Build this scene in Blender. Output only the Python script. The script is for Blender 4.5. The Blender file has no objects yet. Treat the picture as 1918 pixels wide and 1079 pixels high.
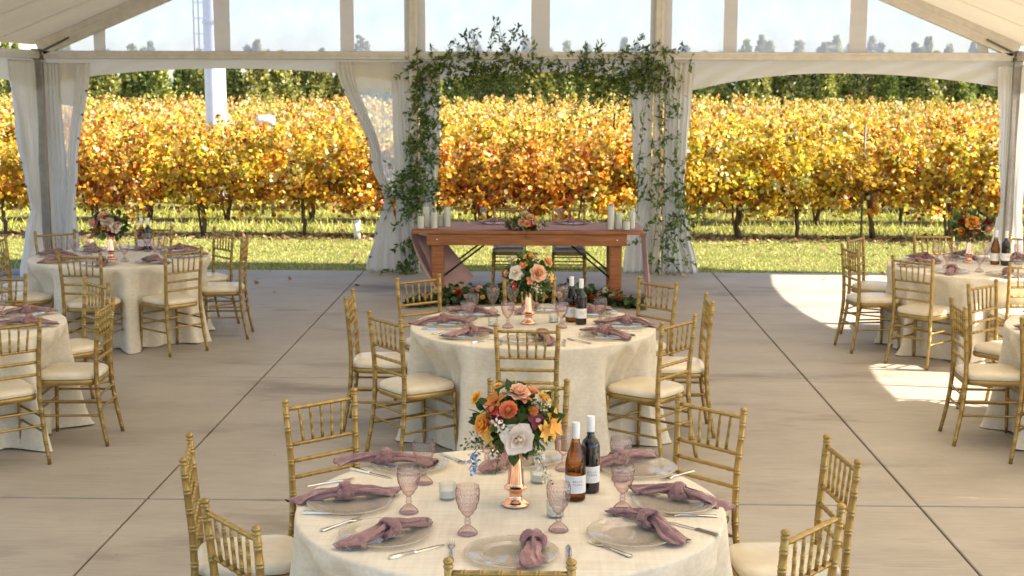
import bpy, math, random
import numpy as np
from mathutils import Vector, Matrix

SC = bpy.context.scene
COL = SC.collection
PI = math.pi
rad = math.radians
rng = np.random.default_rng(7)
random.seed(7)

# ------------------------------------------------------------------ mesh helpers
class MB:
    """collects geometry of ONE mesh object"""
    def __init__(self):
        self.V = []; self.F = []; self.C = []; self.M = []; self.n = 0
    def add(self, v, f, col=None, mi=0):
        v = np.asarray(v, float).reshape(-1, 3)
        self.V.append(v)
        n = self.n
        self.F.extend([tuple(int(i) + n for i in q) for q in f])
        self.M.extend([mi] * len(f))
        if col is None: col = (1, 1, 1)
        c = np.asarray(col, float)
        if c.ndim == 1: c = np.tile(c[:3], (len(v), 1))
        self.C.append(c)
        self.n += len(v)
        return self
    def mesh(self, name, mats, smooth=True, sharp=None):
        me = bpy.data.meshes.new(name)
        V = np.concatenate(self.V) if self.V else np.zeros((0, 3))
        me.from_pydata(V.tolist(), [], self.F)
        if not isinstance(mats, (list, tuple)): mats = [mats]
        for m in mats: me.materials.append(m)
        if len(mats) > 1:
            me.polygons.foreach_set('material_index', np.array(self.M, dtype=np.int32))
        me.polygons.foreach_set('use_smooth', np.full(len(me.polygons), bool(smooth)))
        ca = me.color_attributes.new('Col', 'FLOAT_COLOR', 'POINT')
        c = np.ones((len(V), 4)); c[:, :3] = np.concatenate(self.C)
        ca.data.foreach_set('color', c.ravel())
        if smooth and sharp is not None:
            me.set_sharp_from_angle(angle=rad(sharp))
        me.update()
        return me

def link(name, me, parent=None, loc=None, rot=None, scale=None):
    o = bpy.data.objects.new(name, me)
    COL.objects.link(o)
    if parent is not None: o.parent = parent
    if loc is not None: o.location = loc
    if rot is not None: o.rotation_euler = rot
    if scale is not None: o.scale = scale
    return o

def tag(o, label=None, cat=None, group=None, kind=None):
    if label: o['label'] = label
    if cat: o['category'] = cat
    if group: o['group'] = group
    if kind: o['kind'] = kind
    return o

def empty(name, loc=(0, 0, 0), rz=0.0, scale=1.0):
    o = bpy.data.objects.new(name, None)
    o.empty_display_size = 0.1
    COL.objects.link(o)
    o.location = loc; o.rotation_euler = (0, 0, rz); o.scale = (scale,) * 3
    return o

def copy_tree(o, parent=None):
    c = o.copy(); COL.objects.link(c)
    if parent is not None: c.parent = parent
    for ch in list(o.children): copy_tree(ch, c)
    return c

def box(mb, lo, hi, col=None, mi=0, M=None, bev=0.0):
    x0, y0, z0 = lo; x1, y1, z1 = hi
    if bev <= 0:
        v = [(x0,y0,z0),(x1,y0,z0),(x1,y1,z0),(x0,y1,z0),(x0,y0,z1),(x1,y0,z1),(x1,y1,z1),(x0,y1,z1)]
        f = [(0,3,2,1),(4,5,6,7),(0,1,5,4),(1,2,6,5),(2,3,7,6),(3,0,4,7)]
    else:
        b = bev; v = []; f = []
        xs = ((x0, 1), (x1, -1)); ys = ((y0, 1), (y1, -1)); zs = ((z0, 1), (z1, -1))
        idx = {}
        for i, (x, sx) in enumerate(xs):
            for j, (y, sy) in enumerate(ys):
                for k, (z, sz) in enumerate(zs):
                    idx[i,j,k] = len(v)
                    v += [(x, y+sy*b, z+sz*b), (x+sx*b, y, z+sz*b), (x+sx*b, y+sy*b, z)]
        I = lambda i, j, k, a: idx[i,j,k] + a
        for i in (0, 1): f.append([I(i,0,0,0), I(i,1,0,0), I(i,1,1,0), I(i,0,1,0)][::(-1 if i == 0 else 1)])
        for j in (0, 1): f.append([I(0,j,0,1), I(1,j,0,1), I(1,j,1,1), I(0,j,1,1)][::(1 if j == 0 else -1)])
        for k in (0, 1): f.append([I(0,0,k,2), I(1,0,k,2), I(1,1,k,2), I(0,1,k,2)][::(-1 if k == 0 else 1)])
        for j in (0, 1):
            for k in (0, 1): f.append([I(0,j,k,1), I(1,j,k,1), I(1,j,k,2), I(0,j,k,2)])
        for i in (0, 1):
            for k in (0, 1): f.append([I(i,0,k,0), I(i,1,k,0), I(i,1,k,2), I(i,0,k,2)])
        for i in (0, 1):
            for j in (0, 1): f.append([I(i,j,0,0), I(i,j,1,0), I(i,j,1,1), I(i,j,0,1)])
        for i in (0, 1):
            for j in (0, 1):
                for k in (0, 1): f.append([I(i,j,k,0), I(i,j,k,1), I(i,j,k,2)])
    v = np.array(v, float)
    if M is not None:
        A = np.array(M); v = v @ A[:3, :3].T + A[:3, 3]
    mb.add(v, f, col, mi)

def grid_faces(nu, nv, wrap=False):
    f = []
    for j in range(nv - 1):
        for i in range(nu if wrap else nu - 1):
            i2 = (i + 1) % nu
            f.append((j*nu+i, j*nu+i2, (j+1)*nu+i2, (j+1)*nu+i))
    return f

def tube(mb, pts, radii, seg=8, col=None, mi=0, caps=True):
    P = np.asarray(pts, float); n = len(P)
    R = np.broadcast_to(np.asarray(radii, float), (n,))
    T = np.gradient(P, axis=0); T /= np.linalg.norm(T, axis=1)[:, None] + 1e-12
    up = np.array([0, 0, 1.0]) if abs(T[0][2]) < .9 else np.array([1.0, 0, 0])
    N = up - T[0] * (up @ T[0]); N /= np.linalg.norm(N)
    V = []
    a = np.arange(seg) / seg * 2 * PI
    for i in range(n):
        N = N - T[i] * (N @ T[i]); N /= np.linalg.norm(N) + 1e-12
        B = np.cross(T[i], N)
        V.append(P[i] + R[i] * (np.cos(a)[:, None] * N + np.sin(a)[:, None] * B))
    f = grid_faces(seg, n, True)
    if caps:
        f.append(tuple(range(seg))[::-1]); f.append(tuple((n-1)*seg + k for k in range(seg)))
    mb.add(np.concatenate(V), f, col, mi)

def lathe(mb, prof, seg=24, col=None, mi=0, center=(0, 0, 0), mod=None):
    """prof: list of (r, z). mod(theta array, i, r, z) -> radius array"""
    a = np.arange(seg) / seg * 2 * PI
    V = []
    for i, (r, z) in enumerate(prof):
        rr = np.full(seg, r) if mod is None else mod(a, i, r, z)
        V.append(np.stack([rr*np.cos(a)+center[0], rr*np.sin(a)+center[1], np.full(seg, z)+center[2]], 1))
    mb.add(np.concatenate(V), grid_faces(seg, len(prof), True), col, mi)

def ring_radii(n, base, ring_t, ring_w, ring_h, t=None):
    """bamboo profile: base radius with raised rings at ring_t"""
    t = np.linspace(0, 1, n) if t is None else t
    r = np.array(base, float) * np.ones_like(t)
    for c in ring_t:
        r = r + ring_h * np.exp(-((t - c) / ring_w) ** 2)
    return r

def bamboo(mb, p0, p1, r0, r1, rings, seg=8, pair=.0055, h=.0022):
    p0 = np.array(p0, float); p1 = np.array(p1, float); L = np.linalg.norm(p1 - p0)
    ts = [0.0, 1.0]
    for c in rings:
        for s in (-1, 1):
            cc = c + s * pair / L
            for d in (-.0042, -.0018, 0, .0018, .0042): ts.append(cc + d / L)
    t = np.array(sorted(x for x in ts if 0 <= x <= 1))
    r = r0 + (r1 - r0) * t
    for c in rings:
        for s in (-1, 1):
            r = r + h * np.exp(-((t - c - s*pair/L) * L / .0024) ** 2)
    tube(mb, p0 + (p1 - p0) * t[:, None], r, seg)

def smooth_interp(x, xs, ys):
    """piecewise cosine interpolation"""
    xs = np.asarray(xs, float); ys = np.asarray(ys, float)
    x = np.clip(x, xs[0], xs[-1])
    i = np.clip(np.searchsorted(xs, x, 'right') - 1, 0, len(xs) - 2)
    t = (x - xs[i]) / (xs[i+1] - xs[i])
    t = t * t * (3 - 2 * t)
    return ys[i] * (1 - t) + ys[i+1] * t

def leaf_cloud(mb, P, D, Nn, size, tv, tf, cols, mi=0, wid=1.0):
    """many small leaves; template tv (k,3): y along the leaf, x across, z up"""
    P = np.asarray(P, float); n = len(P)
    D = D / (np.linalg.norm(D, axis=1)[:, None] + 1e-9)
    X = np.cross(D, Nn); X /= np.linalg.norm(X, axis=1)[:, None] + 1e-9
    Z = np.cross(X, D)
    tv = np.asarray(tv, float); k = len(tv)
    s = np.broadcast_to(np.asarray(size, float), (n,))[:, None, None]
    V = P[:, None, :] + s * (wid * tv[None, :, 0:1] * X[:, None, :] + tv[None, :, 1:2] * D[:, None, :] + tv[None, :, 2:3] * Z[:, None, :])
    F = []
    base = np.arange(n) * k
    for q in tf:
        F.append(np.stack([base + i for i in q], 1))
    F = np.stack(F, 1).reshape(-1, len(tf[0]))
    mb.add(V.reshape(-1, 3), F.tolist(), np.repeat(np.asarray(cols, float), k, 0), mi)

def rvec(n, r=rng):
    v = r.normal(size=(n, 3)); return v / np.linalg.norm(v, axis=1)[:, None]

# ------------------------------------------------------------------ material helpers
def new_mat(name):
    m = bpy.data.materials.new(name); m.use_nodes = True
    nt = m.node_tree; nt.nodes.clear()
    out = nt.nodes.new('ShaderNodeOutputMaterial')
    return m, nt, out
def N(nt, t, **kw):
    n = nt.nodes.new(t)
    for k, v in kw.items():
        if k in n.inputs.keys() if hasattr(n.inputs, 'keys') else False: n.inputs[k].default_value = v
        else: setattr(n, k, v)
    return n
def setin(n, **kw):
    for k, v in kw.items():
        n.inputs[k.replace('_', ' ')].default_value = v
def rgb(c): return (c[0], c[1], c[2], 1.0)
def princ(nt, col=None, rough=.5, metal=0., spec=.5):
    p = nt.nodes.new('ShaderNodeBsdfPrincipled')
    if col is not None: p.inputs['Base Color'].default_value = rgb(col)
    p.inputs['Roughness'].default_value = rough
    p.inputs['Metallic'].default_value = metal
    p.inputs['Specular IOR Level'].default_value = spec
    return p
def noise_mix(nt, c1, c2, scale, detail=4, lo=.35, hi=.65, coord='Object', stretch=None, rough=.55):
    tc = nt.nodes.new('ShaderNodeTexCoord')
    src = tc.outputs[coord]
    if stretch:
        mp = nt.nodes.new('ShaderNodeMapping'); mp.inputs['Scale'].default_value = stretch
        nt.links.new(src, mp.inputs['Vector']); src = mp.outputs['Vector']
    nz = nt.nodes.new('ShaderNodeTexNoise'); nz.inputs['Scale'].default_value = scale
    nz.inputs['Detail'].default_value = detail; nz.inputs['Roughness'].default_value = rough
    nt.links.new(src, nz.inputs['Vector'])
    rp = nt.nodes.new('ShaderNodeValToRGB')
    rp.color_ramp.elements[0].position = lo; rp.color_ramp.elements[0].color = rgb(c1)
    rp.color_ramp.elements[1].position = hi; rp.color_ramp.elements[1].color = rgb(c2)
    nt.links.new(nz.outputs['Fac'], rp.inputs['Fac'])
    return rp.outputs['Color'], nz.outputs['Fac'], src
def bump(nt, height, strength, dist, into):
    b = nt.nodes.new('ShaderNodeBump'); b.inputs['Strength'].default_value = strength; b.inputs['Distance'].default_value = dist
    nt.links.new(height, b.inputs['Height']); nt.links.new(b.outputs['Normal'], into.inputs['Normal'])
    return b
def mul(nt, a, b):
    m = nt.nodes.new('ShaderNodeMix'); m.data_type = 'RGBA'; m.blend_type = 'MULTIPLY'; m.inputs[0].default_value = 1
    nt.links.new(a, m.inputs[6]); nt.links.new(b, m.inputs[7]); return m.outputs[2]

def simple(name, c1, c2=None, scale=20, rough=.5, metal=0., bumps=0., spec=.5, stretch=None, lo=.35, hi=.65):
    m, nt, out = new_mat(name)
    p = princ(nt, c1, rough, metal, spec)
    if c2 is not None:
        c, f, s = noise_mix(nt, c1, c2, scale, stretch=stretch, lo=lo, hi=hi)
        nt.links.new(c, p.inputs['Base Color'])
        if bumps: bump(nt, f, bumps, .004, p)
    nt.links.new(p.outputs[0], out.inputs[0])
    return m

def fabric(name, c1, c2, transl, weave=900., scale=6, bumps=.15, sheen=.0, tcol=None):
    """cloth: diffuse with some light passing through"""
    m, nt, out = new_mat(name)
    c, f, s = noise_mix(nt, c1, c2, scale)
    p = princ(nt, c1, .85, 0, .2)
    if sheen:
        p.inputs['Sheen Weight'].default_value = sheen; p.inputs['Sheen Roughness'].default_value = .35
    nt.links.new(c, p.inputs['Base Color'])
    if weave:
        wv = nt.nodes.new('ShaderNodeTexNoise'); wv.inputs['Scale'].default_value = weave; wv.inputs['Detail'].default_value = 2
        nt.links.new(s, wv.inputs['Vector'])
        bump(nt, wv.outputs['Fac'], bumps, .002, p)
    sh = p.outputs[0]
    if transl > 0:
        t = nt.nodes.new('ShaderNodeBsdfTranslucent')
        if tcol is None: nt.links.new(c, t.inputs['Color'])
        else: t.inputs['Color'].default_value = rgb(tcol)
        mx = nt.nodes.new('ShaderNodeMixShader'); mx.inputs[0].default_value = transl
        nt.links.new(p.outputs[0], mx.inputs[1]); nt.links.new(t.outputs[0], mx.inputs[2]); sh = mx.outputs[0]
    nt.links.new(sh, out.inputs[0])
    return m

def leafmat(name, transl=.45, rough=.45, var=.25, tboost=1.0, bright=1.0):
    """leaf or petal: colour comes from the leaf itself (Col), light shines through"""
    m, nt, out = new_mat(name)
    a = nt.nodes.new('ShaderNodeAttribute'); a.attribute_name = 'Col'
    oi = nt.nodes.new('ShaderNodeObjectInfo')
    hs = nt.nodes.new('ShaderNodeHueSaturation')
    mr = nt.nodes.new('ShaderNodeMapRange'); mr.inputs[3].default_value = .5 - .02*var; mr.inputs[4].default_value = .5 + .06*var
    nt.links.new(oi.outputs['Random'], mr.inputs[0]); nt.links.new(mr.outputs[0], hs.inputs['Hue'])
    hs.inputs['Value'].default_value = bright
    nt.links.new(a.outputs['Color'], hs.inputs['Color'])
    p = princ(nt, None, rough, 0, .4)
    nt.links.new(hs.outputs[0], p.inputs['Base Color'])
    t = nt.nodes.new('ShaderNodeBsdfTranslucent')
    nt.links.new(hs.outputs[0], t.inputs['Color'])
    mx = nt.nodes.new('ShaderNodeMixShader'); mx.inputs[0].default_value = transl
    nt.links.new(p.outputs[0], mx.inputs[1]); nt.links.new(t.outputs[0], mx.inputs[2])
    nt.links.new(mx.outputs[0], out.inputs[0])
    return m

def thin_glass(name, tint, edge, diff=.05, dcol=(.8, .8, .8), rough=.03, ior=1.45, glossmax=1.0):
    """thin clear glass: tinted see-through, mirror at grazing angles, a little body"""
    m, nt, out = new_mat(name)
    lw = nt.nodes.new('ShaderNodeLayerWeight'); lw.inputs['Blend'].default_value = .5
    mc = nt.nodes.new('ShaderNodeMix'); mc.data_type = 'RGBA'
    nt.links.new(lw.outputs['Facing'], mc.inputs[0]); mc.inputs[6].default_value = rgb(tint); mc.inputs[7].default_value = rgb(edge)
    tr = nt.nodes.new('ShaderNodeBsdfTransparent'); nt.links.new(mc.outputs[2], tr.inputs['Color'])
    di = nt.nodes.new('ShaderNodeBsdfDiffuse'); di.inputs['Color'].default_value = rgb(dcol)
    m1 = nt.nodes.new('ShaderNodeMixShader'); m1.inputs[0].default_value = diff
    nt.links.new(tr.outputs[0], m1.inputs[1]); nt.links.new(di.outputs[0], m1.inputs[2])
    gl = nt.nodes.new('ShaderNodeBsdfGlossy'); gl.inputs['Roughness'].default_value = rough
    pw = nt.nodes.new('ShaderNodeMath'); pw.operation = 'POWER'; pw.inputs[1].default_value = 4.5
    nt.links.new(lw.outputs['Facing'], pw.inputs[0])
    f0 = ((ior-1)/(ior+1))**2
    fr = nt.nodes.new('ShaderNodeMath'); fr.operation = 'MULTIPLY_ADD'; fr.inputs[1].default_value = glossmax-f0; fr.inputs[2].default_value = f0
    nt.links.new(pw.outputs[0], fr.inputs[0])
    m2 = nt.nodes.new('ShaderNodeMixShader')
    nt.links.new(fr.outputs[0], m2.inputs[0]); nt.links.new(m1.outputs[0], m2.inputs[1]); nt.links.new(gl.outputs[0], m2.inputs[2])
    nt.links.new(m2.outputs[0], out.inputs[0])
    return m

def film_mat(name, haze, tint, milk):
    """clear vinyl sheet: see-through with a milky scatter of the daylight behind it"""
    m, nt, out = new_mat(name)
    tr = nt.nodes.new('ShaderNodeBsdfTransparent'); tr.inputs[0].default_value = rgb(tint)
    tl = nt.nodes.new('ShaderNodeBsdfTranslucent'); tl.inputs[0].default_value = rgb(milk)
    mx = nt.nodes.new('ShaderNodeMixShader')
    c, f, s = noise_mix(nt, (haze*.85,)*3, (haze*1.15,)*3, 3.0, 4)
    nt.links.new(c, mx.inputs[0]); nt.links.new(tr.outputs[0], mx.inputs[1]); nt.links.new(tl.outputs[0], mx.inputs[2])
    gl = nt.nodes.new('ShaderNodeBsdfGlossy'); gl.inputs['Roughness'].default_value = .12
    m2 = nt.nodes.new('ShaderNodeMixShader'); m2.inputs[0].default_value = .05
    nt.links.new(mx.outputs[0], m2.inputs[1]); nt.links.new(gl.outputs[0], m2.inputs[2]); nt.links.new(m2.outputs[0], out.inputs[0])
    return m
# ------------------------------------------------------------------ materials
def make_concrete():
    m, nt, out = new_mat('broom_finished_concrete')
    p = princ(nt, (.4, .35, .3), .62, 0, .45)
    c1, f1, src = noise_mix(nt, (.335, .288, .228), (.465, .412, .338), 1.3, 8, .28, .74, stretch=(.8, 1.25, 1), rough=.68)
    # fine broom lines run across the slab
    c2, f2, s2 = noise_mix(nt, (.79, .775, .755), (1.12, 1.12, 1.12), 26, 7, .3, .7, stretch=(.09, 4.5, 1), rough=.75)
    c3, f3, s3 = noise_mix(nt, (.60, .57, .54), (1, 1, 1), .75, 7, .33, .44, stretch=(.55, 1.5, 1), rough=.6)
    c4, f4, s4 = noise_mix(nt, (.50, .45, .40), (1, 1, 1), 30, 3, .24, .29)
    c = mul(nt, mul(nt, mul(nt, c1, c2), c3), c4)
    nt.links.new(c, p.inputs['Base Color'])
    nz = nt.nodes.new('ShaderNodeTexNoise'); nz.inputs['Scale'].default_value = 24; nz.inputs['Detail'].default_value = 4
    mp = nt.nodes.new('ShaderNodeMapping'); mp.inputs['Scale'].default_value = (.15, 9, 1)
    tc = nt.nodes.new('ShaderNodeTexCoord'); nt.links.new(tc.outputs['Object'], mp.inputs[0]); nt.links.new(mp.outputs[0], nz.inputs['Vector'])
    bump(nt, nz.outputs['Fac'], .25, .004, p)
    nt.links.new(p.outputs[0], out.inputs[0]); return m

def make_grass_ground():
    m, nt, out = new_mat('lawn_ground')
    p = princ(nt, (.1, .12, .03), .9, 0, .2)
    c, f, s = noise_mix(nt, (.13, .14, .03), (.30, .27, .09), 1.6, 6, .3, .7)
    c2, f2, s2 = noise_mix(nt, (.6, .62, .5), (1.15, 1.1, 1.0), 60, 3, .3, .7)
    nt.links.new(mul(nt, c, c2), p.inputs['Base Color'])
    bump(nt, f2, .6, .02, p)
    nt.links.new(p.outputs[0], out.inputs[0]); return m

def make_soil():
    m, nt, out = new_mat('leaf_strewn_soil')
    p = princ(nt, (.1, .07, .05), .95, 0, .1)
    c, f, s = noise_mix(nt, (.13, .085, .05), (.27, .20, .12), 7, 6, .3, .7)
    nt.links.new(c, p.inputs['Base Color']); bump(nt, f, .8, .03, p)
    nt.links.new(p.outputs[0], out.inputs[0]); return m

def make_gold():
    m, nt, out = new_mat('antique_gold_paint')
    c, f, s = noise_mix(nt, (.31, .205, .062), (.44, .295, .10), 20, 6, .25, .75)
    p = princ(nt, (.5, .32, .1), .34, .72, .5)
    oi = nt.nodes.new('ShaderNodeObjectInfo'); mr = nt.nodes.new('ShaderNodeMapRange'); mr.inputs[3].default_value = .84; mr.inputs[4].default_value = 1.12
    nt.links.new(oi.outputs['Random'], mr.inputs[0])
    hs = nt.nodes.new('ShaderNodeHueSaturation'); nt.links.new(mr.outputs[0], hs.inputs['Value']); nt.links.new(c, hs.inputs['Color'])
    nt.links.new(hs.outputs[0], p.inputs['Base Color'])
    rr_ = nt.nodes.new('ShaderNodeMapRange'); rr_.inputs[3].default_value = .27; rr_.inputs[4].default_value = .5
    nt.links.new(f, rr_.inputs[0]); nt.links.new(rr_.outputs[0], p.inputs['Roughness'])
    bump(nt, f, .06, .002, p)
    nt.links.new(p.outputs[0], out.inputs[0]); return m

def make_wood():
    m, nt, out = new_mat('stained_farm_wood')
    c, f, s = noise_mix(nt, (.22, .075, .023), (.47, .18, .058), 5, 6, .3, .72, stretch=(.7, 9, 9))
    p = princ(nt, (.3, .1, .03), .42, 0, .45)
    nt.links.new(c, p.inputs['Base Color']); bump(nt, f, .2, .003, p)
    nt.links.new(p.outputs[0], out.inputs[0]); return m

def make_bark():
    m, nt, out = new_mat('vine_bark')
    c, f, s = noise_mix(nt, (.05, .033, .022), (.16, .11, .075), 22, 5, .3, .7, stretch=(1, 1, .25))
    p = princ(nt, (.1, .07, .05), .9, 0, .2)
    nt.links.new(c, p.inputs['Base Color']); bump(nt, f, .8, .02, p)
    nt.links.new(p.outputs[0], out.inputs[0]); return m

M_CONC = make_concrete()
M_DARK = simple('joint_dark', (.045, .038, .032), (.07, .06, .05), 6, .95)
M_LAWN = make_grass_ground()
M_SOIL = make_soil()
M_GOLD = make_gold()
M_WOOD = make_wood()
M_BARK = make_bark()
def make_cushion():
    m, nt, out = new_mat('ivory_cushion_vinyl')
    c, f, src = noise_mix(nt, (.68, .575, .40), (.77, .68, .505), 9, 5)
    oi = nt.nodes.new('ShaderNodeObjectInfo'); mr = nt.nodes.new('ShaderNodeMapRange'); mr.inputs[3].default_value = .90; mr.inputs[4].default_value = 1.06
    nt.links.new(oi.outputs['Random'], mr.inputs[0])
    hs = nt.nodes.new('ShaderNodeHueSaturation'); nt.links.new(mr.outputs[0], hs.inputs['Value']); nt.links.new(c, hs.inputs['Color'])
    p = princ(nt, None, .30, 0, .65); nt.links.new(hs.outputs[0], p.inputs['Base Color'])
    nz = nt.nodes.new('ShaderNodeTexNoise'); nz.inputs['Scale'].default_value = 11; nz.inputs['Detail'].default_value = 3; nz.inputs['Distortion'].default_value = .8
    nt.links.new(src, nz.inputs['Vector']); bump(nt, nz.outputs['Fac'], .35, .012, p)
    nt.links.new(p.outputs[0], out.inputs[0]); return m
M_CUSH = make_cushion()
def make_linen():
    m, nt, out = new_mat('ivory_linen')
    c, f, src = noise_mix(nt, (.69, .61, .475), (.77, .695, .555), 9, 5)
    c2, f2, s2 = noise_mix(nt, (.93, .93, .92), (1.03, 1.03, 1.03), 60, 3, .3, .7, stretch=(1, .06, 1))
    c3, f3, s3 = noise_mix(nt, (.93, .93, .92), (1.03, 1.03, 1.03), 60, 3, .3, .7, stretch=(.06, 1, 1))
    p = princ(nt, None, .85, 0, .2); nt.links.new(mul(nt, mul(nt, c, c2), c3), p.inputs['Base Color'])
    p.inputs['Sheen Weight'].default_value = .15
    ad = nt.nodes.new('ShaderNodeMath'); ad.operation = 'ADD'
    nz = nt.nodes.new('ShaderNodeTexNoise'); nz.inputs['Scale'].default_value = 7; nz.inputs['Detail'].default_value = 3; nz.inputs['Distortion'].default_value = 1.2
    nt.links.new(src, nz.inputs['Vector'])
    nt.links.new(f2, ad.inputs[0]); nt.links.new(f3, ad.inputs[1])
    b1 = nt.nodes.new('ShaderNodeBump'); b1.inputs['Strength'].default_value = .25; b1.inputs['Distance'].default_value = .012
    nt.links.new(nz.outputs['Fac'], b1.inputs['Height'])
    b2 = nt.nodes.new('ShaderNodeBump'); b2.inputs['Strength'].default_value = .2; b2.inputs['Distance'].default_value = .0015
    nt.links.new(ad.outputs[0], b2.inputs['Height']); nt.links.new(b1.outputs[0], b2.inputs['Normal']); nt.links.new(b2.outputs[0], p.inputs['Normal'])
    nt.links.new(p.outputs[0], out.inputs[0]); return m
M_CLOTH = make_linen()
M_CLOTH_OLD = None and fabric('ivory_linen', (.72, .635, .48), (.79, .71, .56), .06, 500, 9, .25)
def make_velvet():
    m, nt, out = new_mat('mauve_velvet')
    c, f, src = noise_mix(nt, (.22, .118, .11), (.385, .222, .205), 24, 5, .3, .7)
    p = princ(nt, None, .8, 0, .15); nt.links.new(c, p.inputs['Base Color'])
    p.inputs['Sheen Weight'].default_value = .7; p.inputs['Sheen Roughness'].default_value = .35; p.inputs['Sheen Tint'].default_value = (.95, .78, .74, 1)
    nz = nt.nodes.new('ShaderNodeTexNoise'); nz.inputs['Scale'].default_value = 38; nz.inputs['Detail'].default_value = 3; nz.inputs['Distortion'].default_value = 1.6
    mp = nt.nodes.new('ShaderNodeMapping'); mp.inputs['Scale'].default_value = (.35, 1.3, 1.0)
    nt.links.new(src, mp.inputs[0]); nt.links.new(mp.outputs[0], nz.inputs['Vector'])
    bump(nt, nz.outputs['Fac'], .7, .012, p)
    nt.links.new(p.outputs[0], out.inputs[0]); return m
M_NAP = make_velvet()
M_NAP_OLD = None and fabric('mauve_velvet', (.25, .130, .115), (.37, .205, .18), 0, 300, 26, .5, sheen=.6)
M_RUN = fabric('mauve_gauze', (.50, .31, .29), (.57, .37, .345), .25, 500, 5, .2)
M_ROOF_FILL = fabric('fill_light_roof_membrane', (.80, .75, .66), (.84, .79, .70), .38, 0, 2, 0, tcol=(.86, .74, .56))  # out-of-view bays: extra translucency added to carry fill light inside
M_ROOF_SHADE = fabric('shade_toned_roof_membrane', (.52, .47, .385), (.61, .55, .455), .13, 0, 1.2, 0, tcol=(.80, .66, .46))  # gable bay: the uniform membrane with its shade put into a darker tan
M_DRAPE = fabric('white_drape', (.83, .81, .78), (.87, .86, .84), .40, 350, 3, .12, tcol=(.88, .87, .86))
M_VAL = fabric('cream_valance', (.76, .72, .64), (.80, .76, .69), .34, 0, 2, 0, tcol=(.8, .74, .64))
M_ALU = simple('painted_aluminium', (.60, .555, .49), (.68, .635, .57), 12, .38, .35)
M_POST_SHADE = simple('shade_toned_tent_leg', (.30, .275, .245), (.38, .35, .315), 10, .4, .35)  # backlit shade of the corner leg put into a darker grey
M_FILM = film_mat('clear_vinyl', .50, (.95, .94, 1.0), (.80, .81, .98))
M_FILM2 = film_mat('clear_vinyl_folded', .45, (.93, .96, 1.0), (.90, .94, 1.0))
M_COPPER = simple('rose_gold_copper', (.86, .47, .32), (.92, .58, .42), 25, .13, 1.0)
M_STEEL = simple('polished_steel', (.62, .60, .57), (.7, .68, .65), 40, .16, 1.0)
M_PINK = thin_glass('pink_pressed_glass', (.985, .93, .92), (.46, .27, .30), .02, (.85, .62, .62), .03, 1.9, .9)
M_PLATE = thin_glass('clear_plate_glass', (.992, .985, .965), (.80, .75, .66), .24, (.92, .87, .77), .05, 2.0, .7)
M_CLEAR = thin_glass('clear_votive_glass', (.985, .99, .985), (.80, .84, .84), .015, (.8, .85, .85), .02, 1.5, .5)
M_WAX = simple('ivory_wax', (.80, .76, .66), (.84, .80, .71), 20, .5)
M_AMBER = thin_glass('amber_bottle_glass', (.86, .64, .13), (.25, .13, .02), .05, (.16, .08, .012), .03, 1.5, .7)
M_BLACKG = simple('dark_wine_glass', (.006, .004, .006), None, 1, .06, 0, spec=.7)
M_LABEL = simple('label_paper', (.74, .73, .71), (.78, .77, .76), 60, .7)
M_CAPS = simple('white_capsule_foil', (.78, .77, .75), (.84, .83, .82), 60, .32)
M_INK = simple('grey_ink', (.12, .12, .13), None, 1, .7)
M_BLACK = simple('black_metal', (.015, .015, .016), (.03, .03, .03), 30, .45, .4)
M_MAST = simple('white_painted_steel', (.72, .76, .82), (.78, .82, .87), 8, .3)
M_STAKE = simple('galvanised_stake', (.10, .09, .08), (.16, .15, .13), 20, .6, .3)
M_TUBE = simple('pale_grow_tube', (.72, .70, .66), (.8, .78, .74), 20, .6)
M_VINE = leafmat('autumn_grape_leaves', .42, .36, .45)
M_GREEN = leafmat('smilax_leaves', .40, .36, .3)
M_PETAL = leafmat('petals', .28, .6, .0)
M_CEDAR = leafmat('cedar_foliage', .25, .6, .6)
M_GRASS = leafmat('grass_blades', .35, .6, .2)
M_LITTER = leafmat('fallen_leaf', .2, .7, .4)

# ------------------------------------------------------------------ setting
def structure(o): o['kind'] = 'structure'; return o

mb = MB(); S = 420
mb.add([(-S, -S, -.03), (S, -S, -.03), (S, S, -.03), (-S, S, -.03)], [(0, 1, 2, 3)])
structure(link('ground', mb.mesh('ground', M_LAWN, False)))

# concrete patio: panels with real open joints over a dark bed
SLAB_Y1 = 17.06
xs = [-15.2, -10.95, -6.62, -2.27, 2.15, 6.5, 10.8, 15.1]
ys = [-8.8, -5.52, -2.26, 1.0, 4.24, 7.49, 10.74, 13.98, SLAB_Y1]
mb = MB()
for i in range(len(xs) - 1):
    for j in range(len(ys) - 1):
        g = .0065
        box(mb, (xs[i]+g, ys[j]+g*1.9, -.12), (xs[i+1]-g, ys[j+1]-(g*1.9 if j < len(ys)-2 else 0), 0), bev=.005)
slab = structure(link('patio', mb.mesh('patio', M_CONC, False)))
mb = MB(); box(mb, (-15.0, -8.6, -.2), (14.9, SLAB_Y1-.12, -.022))
structure(link('patio_joint_bed', mb.mesh('patio_joint_bed', M_DARK, False)))
# bare strips of soil under the vine rows
ROWS = [21.05 + 2.3*i for i in range(11)]
mb = MB()
for k, y in enumerate(ROWS):
    n = 120; x = np.linspace(-26, 26, n)
    e = .30 + .12*np.sin(x*1.7+k) + .10*np.sin(x*4.1+2*k)
    v = np.concatenate([np.stack([x, y-e, np.full(n, -.024)], 1), np.stack([x, y+e*.8, np.full(n, -.024)], 1)])
    mb.add(v, [(i, i+1, n+i+1, n+i) for i in range(n-1)])
structure(link('soil', mb.mesh('soil', M_SOIL, False)))

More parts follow.
